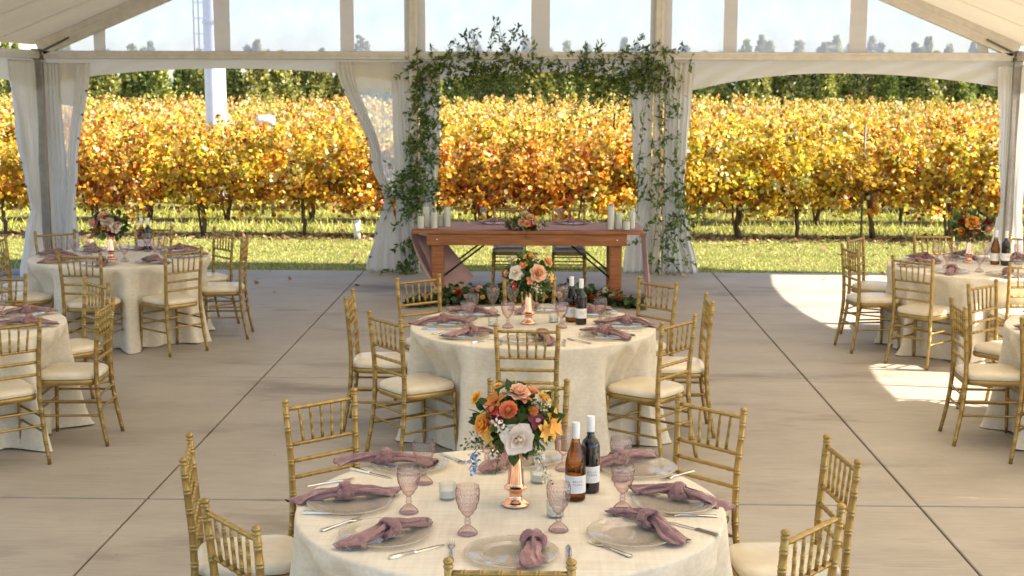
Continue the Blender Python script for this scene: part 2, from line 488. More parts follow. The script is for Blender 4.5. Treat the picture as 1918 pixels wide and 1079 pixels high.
# grass blades
BT = [(-.5, 0, 0), (.5, 0, 0), (.12, .62, .06), (0, 1, .22)]
BF = [(0, 1, 2), (0, 2, 3)]
def blades(name, n, x0, x1, y0, y1, h0, h1, w, cols, lean=.5, keep=None):
    P = np.stack([rng.uniform(x0, x1, n), rng.uniform(y0, y1, n), np.full(n, -.03)], 1)
    if keep is not None: P = P[keep(P)]
    n = len(P)
    D = np.stack([rng.normal(0, lean, n), rng.normal(0, lean, n), np.ones(n)], 1)
    Nn = rvec(n); h = rng.uniform(h0, h1, n)
    c = np.array(cols)[rng.integers(0, len(cols), n)] * rng.uniform(.7, 1.25, (n, 1))
    mb = MB()
    tv = np.array(BT); 
    leaf_cloud(mb, P, D, Nn, h, tv, BF, c, wid=w)
    o = link(name, mb.mesh(name, M_GRASS, True)); o['kind'] = 'stuff'
    return o
GC = [(.34, .37, .07), (.44, .45, .11), (.55, .51, .19), (.27, .31, .05), (.62, .56, .27)]
o = blades('grass', 70000, -9.5, 9.3, SLAB_Y1+.01, 20.85, .025, .06, .22, GC, .75)
tag(o, 'short mown lawn between the patio edge and the vines', 'grass')
GT = [(.44, .46, .06), (.52, .54, .09), (.34, .38, .05), (.62, .58, .20), (.60, .52, .24)]
def rowgap(P):
    d = np.full(len(P), 9.0)
    for y in ROWS: d = np.minimum(d, np.abs(P[:, 1]-y))
    return (d > .25+.2*rng.random(len(P))) & (np.sin(P[:, 0]*1.3+P[:, 1]*2)+rng.normal(0, .7, len(P)) > -.7)
o = blades('tall_grass', 52000, -13, 12.5, 20.95, 30.5, .05, .17, .14, GT, .6, rowgap)
tag(o, 'bright tall grass growing between the vine rows', 'grass')

# ------------------------------------------------------------------ vines
LT = [(0, 0, 0), (.42, .12, -.05), (.52, .55, -.10), (.2, .72, 0), (0, 1, -.12), (-.2, .72, 0), (-.52, .55, -.10), (-.42, .12, -.05), (0, .42, .07)]
LF = [(8, 0, 1), (8, 1, 2), (8, 2, 3), (8, 3, 4), (8, 4, 5), (8, 5, 6), (8, 6, 7), (8, 7, 0)]
LT2 = [(0, 0, 0), (.5, .4, -.08), (0, 1, -.1), (-.5, .4, -.08)]
LF2 = [(0, 1, 3), (1, 2, 3)]
PAL = np.array([(.83, .50, .055), (.88, .61, .12), (.76, .39, .04), (.68, .25, .03), (.42, .085, .022), (.38, .37, .06), (.88, .70, .34), (.30, .05, .025), (.28, .30, .04), (.82, .52, .36)])
def vine_foliage(r, n, big, wts, front):
    K = 66
    # clumps of shoots fill a hedge shaped crown with uneven edges
    cx = np.linspace(-.92, .92, K)[r.permutation(K)] + r.normal(0, .04, K); cy = r.normal(0, .20, K); cz = r.uniform(.60, 1.40, K)
    top = 1.38 + .10*np.sin(cx*5 + r.uniform(0, 6)) ; cz = np.minimum(cz, top)
    rr = r.uniform(.08, .20, K); kb = r.uniform(.66, 1.18, K)
    low = r.random(K) < .18; cz[low] = r.uniform(.42, .65, low.sum())
    wk = r.dirichlet(np.array(wts)*3.0+.03, K)*.85 + np.array(wts)*.15
    k = r.integers(0, K, n)
    P = np.stack([cx[k], cy[k], cz[k]], 1) + r.normal(size=(n, 3))*rr[k][:, None]*np.array([.62, .62, .6])
    P[:, 2] = np.maximum(P[:, 2], .30)
    # loose shoots on top
    ns = n // 12
    sx = r.uniform(-.9, .9, 9); si = r.integers(0, 9, ns); t = r.random(ns)
    lean = r.normal(0, .22, (9, 2))
    P[:ns] = np.stack([sx[si] + lean[si, 0]*t, lean[si, 1]*t, 1.32 + .30*t], 1) + r.normal(0, .03, (ns, 3))
    D = r.normal(size=(n, 3)) + np.array([0, -.25, -.55])
    Nn = r.normal(size=(n, 3))*.8 + np.array([.35, -.45, .65])
    pi_ = np.array([r.choice(len(wts), p=wk[q]/wk[q].sum()) for q in k])
    # redder low down
    lowm = (P[:, 2] < .85) & (r.random(n) < .33); pi_[lowm] = r.choice([3, 4, 2, 7], lowm.sum())
    c = np.minimum(PAL[pi_] * .95 * (kb[k]*r.uniform(.85, 1.12, n))[:, None], .93)
    mb = MB()
    leaf_cloud(mb, P, D, Nn, r.uniform(.75, 1.25, n)*big, LT if front else LT2, LF if front else LF2, c)
    return mb.mesh('vine_foliage', M_VINE, True)
def vine_trunk(r):
    mb = MB()
    z = np.linspace(0, .78, 9)
    px = np.cumsum(r.normal(0, .018, 9)); py = np.cumsum(r.normal(0, .012, 9))
    tube(mb, np.stack([px, py, z-.03], 1), np.linspace(.036, .026, 9)*r.uniform(.85, 1.25, 9), 8)
    for s in (-1, 1):
        t = np.linspace(0, 1, 8)
        tube(mb, np.stack([px[-1]+s*t*.8, py[-1]+0*t+r.normal(0, .012, 8), .72+.10*np.sqrt(t)+r.normal(0, .012, 8)], 1), np.linspace(.024, .012, 8), 6)
    if r.random() < .6:
        s = r.choice([-1, 1])
        z = np.linspace(0, .74, 7)
        tube(mb, np.stack([px[0]+s*(.05+.12*z)+r.normal(0, .008, 7), py[0]+r.normal(0, .01, 7), z-.03], 1), np.linspace(.022, .014, 7), 6)
    return mb.mesh('vine_trunk', M_BARK, True)
W_F = [[.40, .20, .15, .05, .03, .08, .11, .01, .02], [.38, .15, .17, .08, .06, .04, .10, .02, .0], [.40, .24, .08, .03, .02, .09, .13, .0, .01], [.33, .14, .20, .11, .08, .03, .08, .03, .0], [.43, .20, .12, .04, .02, .04, .15, .0, .0]]
W_B = [[.22, .14, .10, .07, .05, .10, .20, .02, .02, .08], [.18, .12, .09, .09, .08, .12, .16, .03, .03, .10]]
FF = []
for i in range(7):
    r = np.random.default_rng(100+i)
    FF.append((vine_foliage(r, 3000, .070, W_F[i % 5], True), vine_trunk(r)))
FB = []
for i in range(5):
    r = np.random.default_rng(200+i)
    FB.append((vine_foliage(r, 1500, .078, W_B[i % 2], False), vine_trunk(r)))
ROWLAB = ['golden grapevine in the front row along the lawn', 'golden grapevine in the second row behind the front vines']
r = np.random.default_rng(5)
front_x = [-14.2, -12.75, -11.3, -9.9, -8.4, -6.95, -5.28, -3.7, -2.35, -.95, .45, 1.75, 3.05, 3.98, 5.15, 6.3, 7.6, 8.95]
for k, y in enumerate(ROWS):
    if k == 0: xx = front_x
    else:
        hw = .40*y + 1.2
        xx = np.arange(-hw-(3.6 if k < 3 else 1.5), hw, 1.45) + r.uniform(-.2, .2)
    for x in xx:
        fo, tr = (FF if k < 3 else FB)[r.integers(0, 7 if k < 3 else 5)]
        e = empty('grapevine', (float(x) + (0 if k == 0 else r.normal(0, .08)), y + r.normal(0, .03), 0), PI if r.random() < .5 else 0.)
        sc = r.uniform(.94, 1.05)
        e.scale = (1.0, 1.0, sc*(1.0 + (.0 if k == 0 else .045 + .016*k)))
        tag(e, ROWLAB[k] if k < 2 else ('golden grapevine in the third row from the lawn' if k == 2 else 'autumn grapevine in the far rows near the dark cedars'),
            'grapevine', ['grapevines in the front row', 'grapevines in the second row', 'grapevines in the third row', 'grapevines in the far rows'][min(k, 3)])
        link('crown', fo, e); link('trunk', tr, e)

# trellis stakes and a grow tube in the front row
mb = MB(); tube(mb, [(0, 0, -.05), (0, 0, 1.0), (0, 0, 1.75)], .016, 8)
me = mb.mesh('trellis_stake', M_STAKE)
for x, lab in ((4.93, 'dark metal trellis stake standing behind the left far chair of the sunlit table'), (-7.7, 'dark metal trellis stake behind the gathered corner curtain'), (-1.6, 'dark metal trellis stake behind the garlanded tent post')):
    tag(link('trellis_stake', me, None, (x, 21.02, 0)), lab, 'stake', 'trellis stakes in the front vine row')
mb = MB(); lathe(mb, [(.0, .0), (.055, .0), (.05, .30), (.046, .30), (.045, .05)], 14)
tag(link('grow_tube', mb.mesh('grow_tube', M_TUBE), None, (-2.86, 20.75, -.03)), 'pale plastic grow tube standing at the foot of the front vines', 'grow tube')
# leaf litter
n = 4200
P = np.stack([rng.uniform(-9.5, 9.5, n), 20.95 + rng.normal(0, .20, n), rng.uniform(-.022, .01, n)], 1)
P2 = np.stack([rng.uniform(-9.5, 9.5, 260), rng.uniform(17.8, 20.8, 260), np.full(260, .0)], 1)
P3 = np.stack([rng.uniform(-7, 7, 46), 17.0-np.abs(rng.normal(0, .9, 46)), np.full(46, .012)], 1)
P = np.concatenate([P, P2, P3]); n = len(P)
c = np.array([(.30, .17, .08), (.42, .25, .12), (.20, .10, .05), (.50, .34, .18)])[rng.integers(0, 4, n)]*rng.uniform(.7, 1.2, (n, 1))
mb = MB(); leaf_cloud(mb, P, rng.normal(size=(n, 3))*np.array([1, 1, .25]), rng.normal(size=(n, 3))*.45+np.array([0, 0, 1.]), rng.uniform(.05, .10, n), LT2, LF2, c)
tag(link('fallen_leaves', mb.mesh('fallen_leaves', M_LITTER)), 'dry brown leaves strewn along the vines and the patio edge', 'leaves', kind='stuff')

# white wind machine mast with ladder
mast = empty('wind_machine', (-6.46, 26.85, 0)); mast.scale = (1.18, 1.18, 1)
tag(mast, 'white round wind machine mast rising out of the vines', 'mast')
mb = MB(); tube(mb, [(0, 0, -.03), (0, 0, 4), (0, 0, 9.6)], [.178, .17, .15], 28)
link('pole', mb.mesh('pole', M_MAST, True, 50), mast)
mb = MB()
for dx in (-.33, -.25):
    tube(mb, [(dx, 0, 2.6), (dx, 0, 9.2)], .012, 6)
for z in np.arange(2.7, 9.2, .3): tube(mb, [(-.33, 0, z), (-.17, 0, z)], .009, 6)
link('ladder', mb.mesh('ladder', M_MAST), mast)
for z in (3.5, 5.0, 6.5, 8.0):
    mb = MB(); lathe(mb, [(.172, z), (.190, z), (.190, z+.05), (.172, z+.05)], 28)
    link('flange', mb.mesh('flange', M_ALU, False), mast)
mb = MB(); lathe(mb, [(.0, 9.95), (.12, 9.92), (.2, 9.8), (.2, 9.62), (.15, 9.6), (0, 9.6)], 20)
link('gearbox', mb.mesh('gearbox', M_MAST), mast)
mb = MB()
for s in (-1, 1):
    v = []
    for t in np.linspace(0, 1, 8):
        w = .13*(1-.5*t); v += [(s*(.15+t*2.4), -w, 9.78-.03*t), (s*(.15+t*2.4), w, 9.82+.02*t), (s*(.15+t*2.4), w, 9.80+.02*t), (s*(.15+t*2.4), -w, 9.76-.03*t)]
    f = [tuple(4*i+q for q in (a, b, 4+b, 4+a)) for i in range(7) for a, b in ((0, 1), (1, 2), (2, 3), (3, 0))]
    mb.add(v, f)
link('fan_blades', mb.mesh('fan_blades', M_MAST), mast)
tk = empty('fuel_tank', (-5.0, 24.5, .02))
tag(tk, 'pale blue tank showing just above the vines right of the mast', 'tank')
mb = MB(); tube(mb, [(-.17, 0, 1.66), (-.15, 0, 1.66), (-.1, 0, 1.66), (.1, 0, 1.66), (.15, 0, 1.66), (.17, 0, 1.66)], [.03, .08, .1, .1, .08, .03], 18)
link('tank_body', mb.mesh('tank_body', M_MAST), tk)
mb = MB()
for sx in (-.09, .09):
    for sy in (-.06, .06): tube(mb, [(sx, sy, -.03), (sx, sy, 1.60)], .015, 6)
link('tank_stand', mb.mesh('tank_stand', M_STAKE), tk)

# cedar windbreak
def cedar(seed):
    r = np.random.default_rng(seed)
    n = 3200
    h = 4.2
    t = r.random(n)**1.15
    a = r.uniform(0, 2*PI, n)
    lump = 1 + .28*np.sin(a*3 + t*9 + r.uniform(0, 6)) + .18*np.sin(a*5 - t*21)
    R = .70*np.clip((1.02-t)**.85, .03, 1)*1.12*lump*(.72+.35*r.random(n))
    R = np.where(t > .86, R*.75, R)
    P = np.stack([R*np.cos(a), R*np.sin(a), .15 + t*(h-.2)], 1)
    # two or three leaders at the tip
    ld_ = r.integers(0, 3, n); lo_ = r.normal(0, .16, (3, 2)); lh = np.array([0, -.25, -.42])
    k_ = np.clip((t-.70)/.2, 0, 1)
    P[:, 0] += lo_[ld_, 0]*k_*(ld_ > 0)*1.6; P[:, 1] += lo_[ld_, 1]*k_*(ld_ > 0); P[:, 2] += lh[ld_]*k_
    D = np.stack([np.cos(a)*.7, np.sin(a)*.7, np.full(n, .8)], 1) + r.normal(0, .4, (n, 3))
    c = np.array([(.33, .33, .07), (.46, .43, .12), (.15, .17, .035), (.56, .50, .19)])[r.integers(0, 4, n)]*r.uniform(.6, 1.25, (n, 1))
    mb = MB(); leaf_cloud(mb, P, D, np.stack([np.cos(a), np.sin(a), .3+0*a], 1)+r.normal(0, .5, (n, 3)), r.uniform(.10, .20, n), LT2, LF2, c)
    crown = mb.mesh('cedar_crown', M_CEDAR, True)
    mb = MB(); tube(mb, [(0, 0, -.05), (0, 0, 2), (.02, 0, 3.9)], [.09, .06, .015], 8)
    return crown, mb.mesh('cedar_trunk', M_BARK)
CE = [cedar(300+i) for i in range(5)]
r = np.random.default_rng(9)
x = -31.0
while x < 25.5:
    cr, tr = CE[r.integers(0, 5)]
    e = empty('cedar_tree', (x, 55 + r.normal(0, .3), 0), r.uniform(0, 6.28))
    s = r.uniform(.90, 1.02) if r.random() < .55 else r.uniform(.78, .88)
    e.scale = (r.uniform(.9, 1.2), r.uniform(.9, 1.2), s)
    tag(e, 'dark green cedar in the windbreak row beyond the vineyard', 'tree', 'cedars in the windbreak')
    link('crown', cr, e); link('trunk', tr, e)
    x += r.uniform(.55, 1.0)

# ------------------------------------------------------------------ tent
XL, XR, YG = -6.30, 5.82, 17.0
XC = (XL+XR)/2; HW = (XR-XL)/2
SL = .42                     # roof slope
ZE = 2.70
FR_Y = [17.0, 12.05, 7.1, 2.15]
tent = empty('event_tent', (XC, 7.1, 0))
tag(tent, 'large white frame tent with clear gable windows over the patio', 'tent')
TO = Vector((XC, 7.1, 0))
def tpart(name, mb, mat, smooth=False, sharp=None):
    o = link(name, mb.mesh(name, mat, smooth, sharp), tent); o.location = -TO; return o
def roofz(x): return ZE + .06 + SL*(HW - abs(x-XC))
# roof membrane, gently sagging between the frames
for s in (-1, 1):
    for b in range(3):
        ya, yb = FR_Y[b+1], FR_Y[b]
        if b == 0: yb += .16
        if b == 2: ya -= .15
        mb = MB(); nu, nv = 18, 21; V = []
        for j in range(nv):
            y = ya + (yb-ya)*j/(nv-1)
            k = ((y - 2.15) / 4.95) % 1.0
            for i in range(nu):
                t = i/(nu-1)
                xx = XC + s*(HW+.10)*(1-t)
                V.append((xx, y, roofz(xx) + .11 - .06*math.sin(PI*k)*math.sin(PI*t)))
        mb.add(V, grid_faces(nu, nv))
        tpart('roof', mb, M_ROOF_SHADE if b == 0 else M_ROOF_FILL, True)
for s in (-1, 1):
    for y in (13.3, 14.55, 15.8):
        mb = MB(); V = []; k = ((y-2.15)/4.95) % 1.0
        for i in range(18):
            t = i/17; xx = XC+s*(HW+.08)*(1-t); z = roofz(xx)+.11-.06*math.sin(PI*k)*math.sin(PI*t)-.004
            V += [(xx, y-.02, z), (xx, y+.02, z)]
        mb.add(V, [(2*i, 2*i+1, 2*i+3, 2*i+2) for i in range(17)]); tpart('roof_seam', mb, M_VAL, True)
def beam(p0, p1, w, h, mbx, up=(0, 0, 1)):
    p0 = Vector(p0); p1 = Vector(p1); d = (p1-p0); L = d.length; d.normalize()
    upv = Vector(up); sx = d.cross(upv).normalized(); u = sx.cross(d).normalized()
    M = Matrix((( sx.x, d.x, u.x, p0.x), (sx.y, d.y, u.y, p0.y), (sx.z, d.z, u.z, p0.z), (0, 0, 0, 1)))
    box(mbx, (-w/2, 0, -h/2), (w/2, L, h/2), M=M, bev=.006)
    # keder grooves
    box(mbx, (-w/2-.004, 0, -h*.12), (w/2+.004, L, h*.12), M=M, bev=.003)
for y in FR_Y:
    for s in (-1, 1):
        mb = MB()
        x0 = XC + s*(HW-.02); 
        zo = .0
        beam((x0, y, roofz(x0)-.0), (XC+s*.03, y, roofz(XC+s*.03)-.0), .10, .19, mb)
        tpart('rafter', mb, M_ALU)
        mb = MB()
        xp = XC + s*HW
        box(mb, (xp-.06, y-.06, .012), (xp+.06, y+.06, ZE+.02), bev=.006)
        for a, b in ((-.066, -.02), (.02, .066)): box(mb, (xp+a, y-.066, .014), (xp+b, y+.066, ZE-.1), bev=.003)
        box(mb, (xp-.12, y-.12, .0), (xp+.12, y+.12, .012))
        tpart('post', mb, M_POST_SHADE)
        mb = MB(); box(mb, (xp-.068, y-.068, ZE-.06), (xp+.068, y+.068, ZE+.07), bev=.01)
        tube(mb, [(xp-s*.05, y-.07, ZE+.03), (xp-s*.42, y-.07, ZE+.21)], .012, 8)
        tpart('corner_bracket', mb, M_STAKE)
for s in (-1, 1):
    for j in range(len(FR_Y)-1):
        mb = MB(); xp = XC + s*HW
        beam((xp, FR_Y[j+1]+.08, ZE), (xp, FR_Y[j]-.08, ZE), .10, .10, mb)
        tpart('eave_beam', mb, M_ALU)
        for t in (.36, .70):
            mb = MB(); xx = XC + s*HW*(1-t)
            tube(mb, [(xx, FR_Y[j+1]+.05, roofz(xx)+.02), (xx, FR_Y[j]-.05, roofz(xx)+.02)], .03, 10)
            tpart('purlin', mb, M_ALU, True, 40)
mb = MB(); tube(mb, [(XR+.02, 10.18, .0), (XR+.02, 10.18, ZE-.06)], .022, 10); tube(mb, [(XR+.02, 10.24, .0), (XR+.02, 10.27, ZE-.06)], .006, 6)
tpart('side_upright', mb, M_ALU, True)
mb = MB(); tube(mb, [(XC, FR_Y[-1], roofz(XC)-.02), (XC, YG, roofz(XC)-.02)], .05, 10)
tpart('ridge_beam', mb, M_ALU, True, 40)
mb = MB(); beam((XL+.08, YG, ZE), (XR-.08, YG, ZE), .10, .10, mb)
tpart('gable_beam', mb, M_ALU)
POSTX = (-1.61, 1.42)
for px in POSTX:
    mb = MB(); zt = roofz(px)-.10
    box(mb, (px-.055, YG-.068, .012), (px+.055, YG+.068, zt), bev=.006)
    for a, b in ((-.042, -.014), (.014, .042)): box(mb, (px+a, YG-.075, .014), (px+b, YG+.075, zt-.02), bev=.003)
    box(mb, (px-.11, YG-.11, 0), (px+.11, YG+.11, .012))
    tpart('post', mb, M_ALU)
# clear gable window with its opaque upright strips
mb = MB(); y = YG+.03
V = []; nx = 40
for i in range(nx):
    xx = XL+.1 + (XR-XL-.2)*i/(nx-1); V += [(xx, y, ZE+.04), (xx, y, max(roofz(xx)-.05, ZE+.05))]
mb.add(V, [(2*i, 2*i+2, 2*i+3, 2*i+1) for i in range(nx-1)])
tpart('gable_window', mb, M_FILM, True)
for a, b in ((-5.60, -5.45), (-4.09, -3.89), (-2.52, -2.35), (-1.725, -1.465), (-.157, .074), (1.31, 1.575), (2.21, 2.376), (3.75, 3.958), (5.32, 5.454)):
    mb = MB(); V = []; nz = 40
    zt = max(roofz(a), roofz(b))-.02; zt = min(roofz(a), roofz(b))-.0
    for j in range(nz):
        z = ZE+.02 + (zt-ZE-.02)*j/(nz-1)
        for i in range(6):
            u = i/5; V.append((a+(b-a)*u, y-.014+.006*math.sin(z*17+u*2.6+a*5)+.003*math.sin(z*41+a), z))
    mb.add(V, grid_faces(6, nz))
    o = tpart('gable_strip', mb, M_VAL, True)
# arched valances
def valance(p0, p1, zc, z0, z1, name='valance', wr=0.0, seed=0, y=None):
    p0 = np.array(p0, float); p1 = np.array(p1, float); mb = MB(); nu, nv = 70, 10
    d = p1-p0; nrm = np.array([-d[1], d[0]])/np.linalg.norm(d)
    V = []
    for j in range(nv):
        for i in range(nu):
            u = i/(nu-1); e = abs(2*u-1)**2.1
            zb = zc*(1-e) + (z0 if u < .5 else z1)*e
            t = j/(nv-1); z = (ZE-.04)*(1-t)+zb*t
            w = wr*(math.exp(-u*7)+math.exp(-(1-u)*7))
            off = .012*math.sin(u*31+t*4+seed) * (.35+w) + w*.05*math.sin(u*60-(1-t)*9+seed)*(.3+.7*t)
            q = p0+d*u+nrm*off
            V.append((q[0], q[1], z))
    mb.add(V, grid_faces(nu, nv)); return tpart(name, mb, M_VAL, True)
valance((XL+.07, YG+.045), (POSTX[0]-.06, YG+.045), 2.535, 2.35, 2.38, wr=.6, seed=1)
valance((POSTX[0]+.06, YG+.045), (POSTX[1]-.06, YG+.045), 2.50, 2.34, 2.34, wr=.8, seed=2)
valance((POSTX[1]+.06, YG+.045), (XR-.07, YG+.045), 2.495, 2.18, 2.31, wr=1.2, seed=3)
for s in (-1, 1):
    for j in range(len(FR_Y)-1):
        valance((XC+s*(HW+.045), FR_Y[j+1]+.07), (XC+s*(HW+.045), FR_Y[j]-.07), 2.47, 2.26, 2.26, seed=j+s)

# ------------------------------------------------------------------ curtains
def curtain(name, label, org, axis, left, right, nf, amp, mat=M_DRAPE, grom=None, depth=0., seed=0, grp=None, film=None, rows=54):
    """left/right: [(z, s)] edges along axis (2D unit) from org; nf folds; grom: edge side that carries eyelets"""
    ax = np.array(axis, float); nr = np.array([ax[1], -ax[0]])
    zs = sorted(z for z, _ in left)
    L = sorted(left); R = sorted(right)
    zb = max(L[0][0], R[0][0]); zt = min(L[-1][0], R[-1][0])
    nu, nv = nf*8+1, rows
    rr = np.random.default_rng(seed+40); ph = rr.uniform(0, 6, 4)
    u = np.linspace(0, 1, nu); V = []
    wmin = 9
    for j in range(nv):
        z = zb + (zt-zb)*j/(nv-1)
        l = float(smooth_interp(np.array([z]), [a for a, _ in L], [b for _, b in L])[0]); r_ = float(smooth_interp(np.array([z]), [a for a, _ in R], [b for _, b in R])[0])
        t = j/(nv-1)
        uu = u + .018*np.sin(u*9+z*2.1+ph[0])
        fold = np.sin(2*PI*nf*u + .8*np.sin(u*7+ph[1]) + .5*np.sin(z*1.6+ph[2])) + .35*np.sin(2*PI*nf*2.3*u+z*3+ph[3])
        off = amp*fold*(.55+.45*np.sin(z*1.1+ph[0]+u*3)**2)*(1-.45*t**3)
        s = l + (r_-l)*uu
        q = np.array(org)[None, :2] + ax[None]*s[:, None] + nr[None]*(off+depth)[:, None]
        V.append(np.column_stack([q, np.full(nu, z)]))
    mb = MB(); mb.add(np.concatenate(V), grid_faces(nu, nv))
    e = empty(name, (org[0]+ax[0]*left[0][1], org[1], 0))
    tag(e, label, 'curtain', grp)
    eo = Vector(e.location)
    o = link('drape', mb.mesh('drape', mat, True), e); o.location = -eo
    md = o.modifiers.new('th', 'SOLIDIFY'); md.thickness = .004
    if grom is not None:
        VV = np.concatenate(V).reshape(nv, nu, 3)
        ii = 1 if grom == 'l' else nu-2
        ii = 2 if grom == 'l' else nu-3
        for j in range(4, nv-2, 6):
            p = VV[j, ii]
            mb = MB(); lathe(mb, [(.005, -.004), (.016, -.004), (.016, .004), (.005, .004)], 12)
            g = link('eyelet', mb.mesh('eyelet', M_STAKE), e); 
            g.location = Vector((p[0]+nr[0]*.012, p[1]+nr[1]*.012, p[2]))-eo
            g.rotation_euler = (PI/2, 0, math.atan2(ax[1], ax[0]))
    return e
CG = 'tied back tent curtains'
YC = YG-.03
# left corner: side wall curtain and gable curtain
curtain('tent_curtain', 'white curtain gathered on the side wall left of the corner post', (XL-.03, 16.90), (0, -1), [(0, .70), (.10, .71), (.45, .52), (.84, .27), (1.15, .36), (1.8, .62), (2.63, .78)], [(0, .02), (2.63, .02)], 7, .040, grom='l', seed=1, grp=CG)
curtain('tent_curtain', 'straight white curtain folds hanging right beside the corner post', (XL+.07, YC+.02), (1, 0), [(0, .0), (2.60, .0)], [(0, .30), (.8, .24), (2.60, .19)], 4, .026, seed=2, grp=CG)
curtain('tent_curtain', 'flat eyeleted curtain edge swept to a tie right of the corner post', (XL+.07, YC-.05), (1, 0), [(0, .12), (.25, .16), (.83, .225), (1.3, .27), (2.60, .42)], [(0, .38), (.3, .36), (.83, .335), (1.3, .39), (2.60, .60)], 3, .016, grom='r', seed=12, grp=CG)
# middle post: swept curtain, standing folds
curtain('tent_curtain', 'white curtain swept from the beam down to a tie and flaring hem', (0, YC-.03), (1, 0), [(.0, -2.20), (.06, -2.22), (.45, -2.11), (.93, -1.985), (1.4, -2.15), (2.62, -2.57)], [(.0, -1.80), (.06, -1.78), (.45, -1.82), (.93, -1.90), (1.4, -2.02), (2.62, -2.36)], 4, .026, grom='l', seed=3, grp=CG)
curtain('tent_curtain', 'narrow white curtain folds hanging left of the garlanded post', (0, YC+.02), (1, 0), [(0, -1.84), (2.62, -1.88)], [(0, -1.66), (2.62, -1.68)], 4, .018, seed=4, grp=CG)
curtain('tent_curtain', 'white drape hanging behind the leafy garland of the left post', (0, YC+.02), (1, 0), [(0, -1.53), (2.62, -1.54)], [(0, -1.25), (.9, -1.36), (1.4, -1.31), (2.62, -1.28)], 4, .022, seed=5, grp=CG)
curtain('tent_curtain', 'white tied drape left of the garlanded right post', (0, YC+.02), (1, 0), [(0, 1.02), (.55, 1.06), (.95, 1.19), (1.5, 1.11), (2.62, 1.06)], [(0, 1.36), (.95, 1.35), (2.62, 1.35)], 4, .022, seed=6, grp=CG)
curtain('tent_curtain', 'wide white drape right of the garlanded post reaching the patio', (0, YC+.02), (1, 0), [(0, 1.50), (2.62, 1.49)], [(0, 1.96), (.12, 1.93), (.5, 1.84), (.9, 1.75), (1.6, 1.80), (2.2, 1.84), (2.62, 1.86)], 6, .024, seed=7, grp=CG)
# right corner
curtain('tent_curtain', 'white eyeleted curtain at the right tent corner', (XR-.07, YC), (-1, 0), [(0, .02), (2.60, .0)], [(0, .36), (.5, .14), (.9, .06), (1.6, .12), (2.60, .19)], 3, .022, grom='r', seed=8, grp=CG)
# right side wall: bunches at the frame and a closed panel nearer
curtain('tent_curtain', 'white curtain bunched at the side post beyond the sunlit table', (XR+.03, YG-.08), (0, -1), [(0, .0), (2.6, .0)], [(0, .35), (.9, .22), (2.6, .45)], 5, .03, seed=9, grp=CG)
curtain('tent_curtain', 'white curtain bunched on the far side of the middle side post', (XR+.03, 12.1), (0, 1), [(0, .0), (2.6, .0)], [(0, .50), (.9, .36), (2.6, .62)], 6, .03, seed=10, grp=CG)
curtain('tent_curtain', 'white curtain bunched on the near side of the middle side post', (XR+.03, 12.0), (0, -1), [(0, .0), (2.6, .0)], [(0, .80), (.9, .66), (2.6, .90)], 7, .03, seed=11, grp=CG)
curtain('tent_curtain', 'closed white side wall curtain beside the near right table', (XR+.03, 9.52), (0, -1), [(0, .0), (2.63, .0)], [(0, 2.36), (2.63, 2.36)], 14, .03, seed=12, grp=CG)
# the clear film half of the swept curtain and of the left corner curtain
def film(name, label, pts, y, mat, opaque=None, nf=5):
    """pts: rows (z, xl, xr)"""
    e = empty(name, (pts[0][1], y, 0)); tag(e, label, 'window')
    zz = [p[0] for p in pts]
    mb = MB(); V = []; nu, nv = 26, 40
    for j in range(nv):
        z = zz[0] + (zz[-1]-zz[0])*j/(nv-1)
        l = np.interp(z, zz, [p[1] for p in pts]); r_ = np.interp(z, zz, [p[2] for p in pts])
        for i in range(nu):
            u = i/(nu-1); V.append((l+(r_-l)*u, y+.012*math.sin(u*nf*6.28+z*2)*(1-.5*u), z))
    mb.add(V, grid_faces(nu, nv))
    o = link('clear_film', mb.mesh('clear_film', mat, True), e); o.location = -Vector(e.location)
    if opaque:
        mb = MB(); V = []
        for j in range(8):
            z = opaque[0] + (opaque[1]-opaque[0])*j/7
            for i in range(20):
                u = i/19; V.append((opaque[2]+(opaque[3]-opaque[2])*u, y-.012+.008*math.sin(u*16+z*3), z-.03*math.sin(u*2.6)*(j == 0)))
        mb.add(V, grid_faces(20, 8))
        o = link('opaque_top', mb.mesh('opaque_top', M_VAL, True), e); o.location = -Vector(e.location)
    return e
film('clear_side_panel', 'clear vinyl panel with cream top between swept curtain and post', [(.95, -1.93, -1.80), (1.6, -2.15, -1.80), (2.3, -2.42, -1.80)], YG+.012, M_FILM2, (2.27, 2.62, -2.50, -1.80))
film('clear_side_panel', 'crumpled clear vinyl panel inside the left corner curtain', [(.9, -6.02, -5.96), (1.5, -6.06, -5.88), (2.12, -6.08, -5.78)], YG+.004, M_FILM2, (2.10, 2.60, -6.08, -5.76))

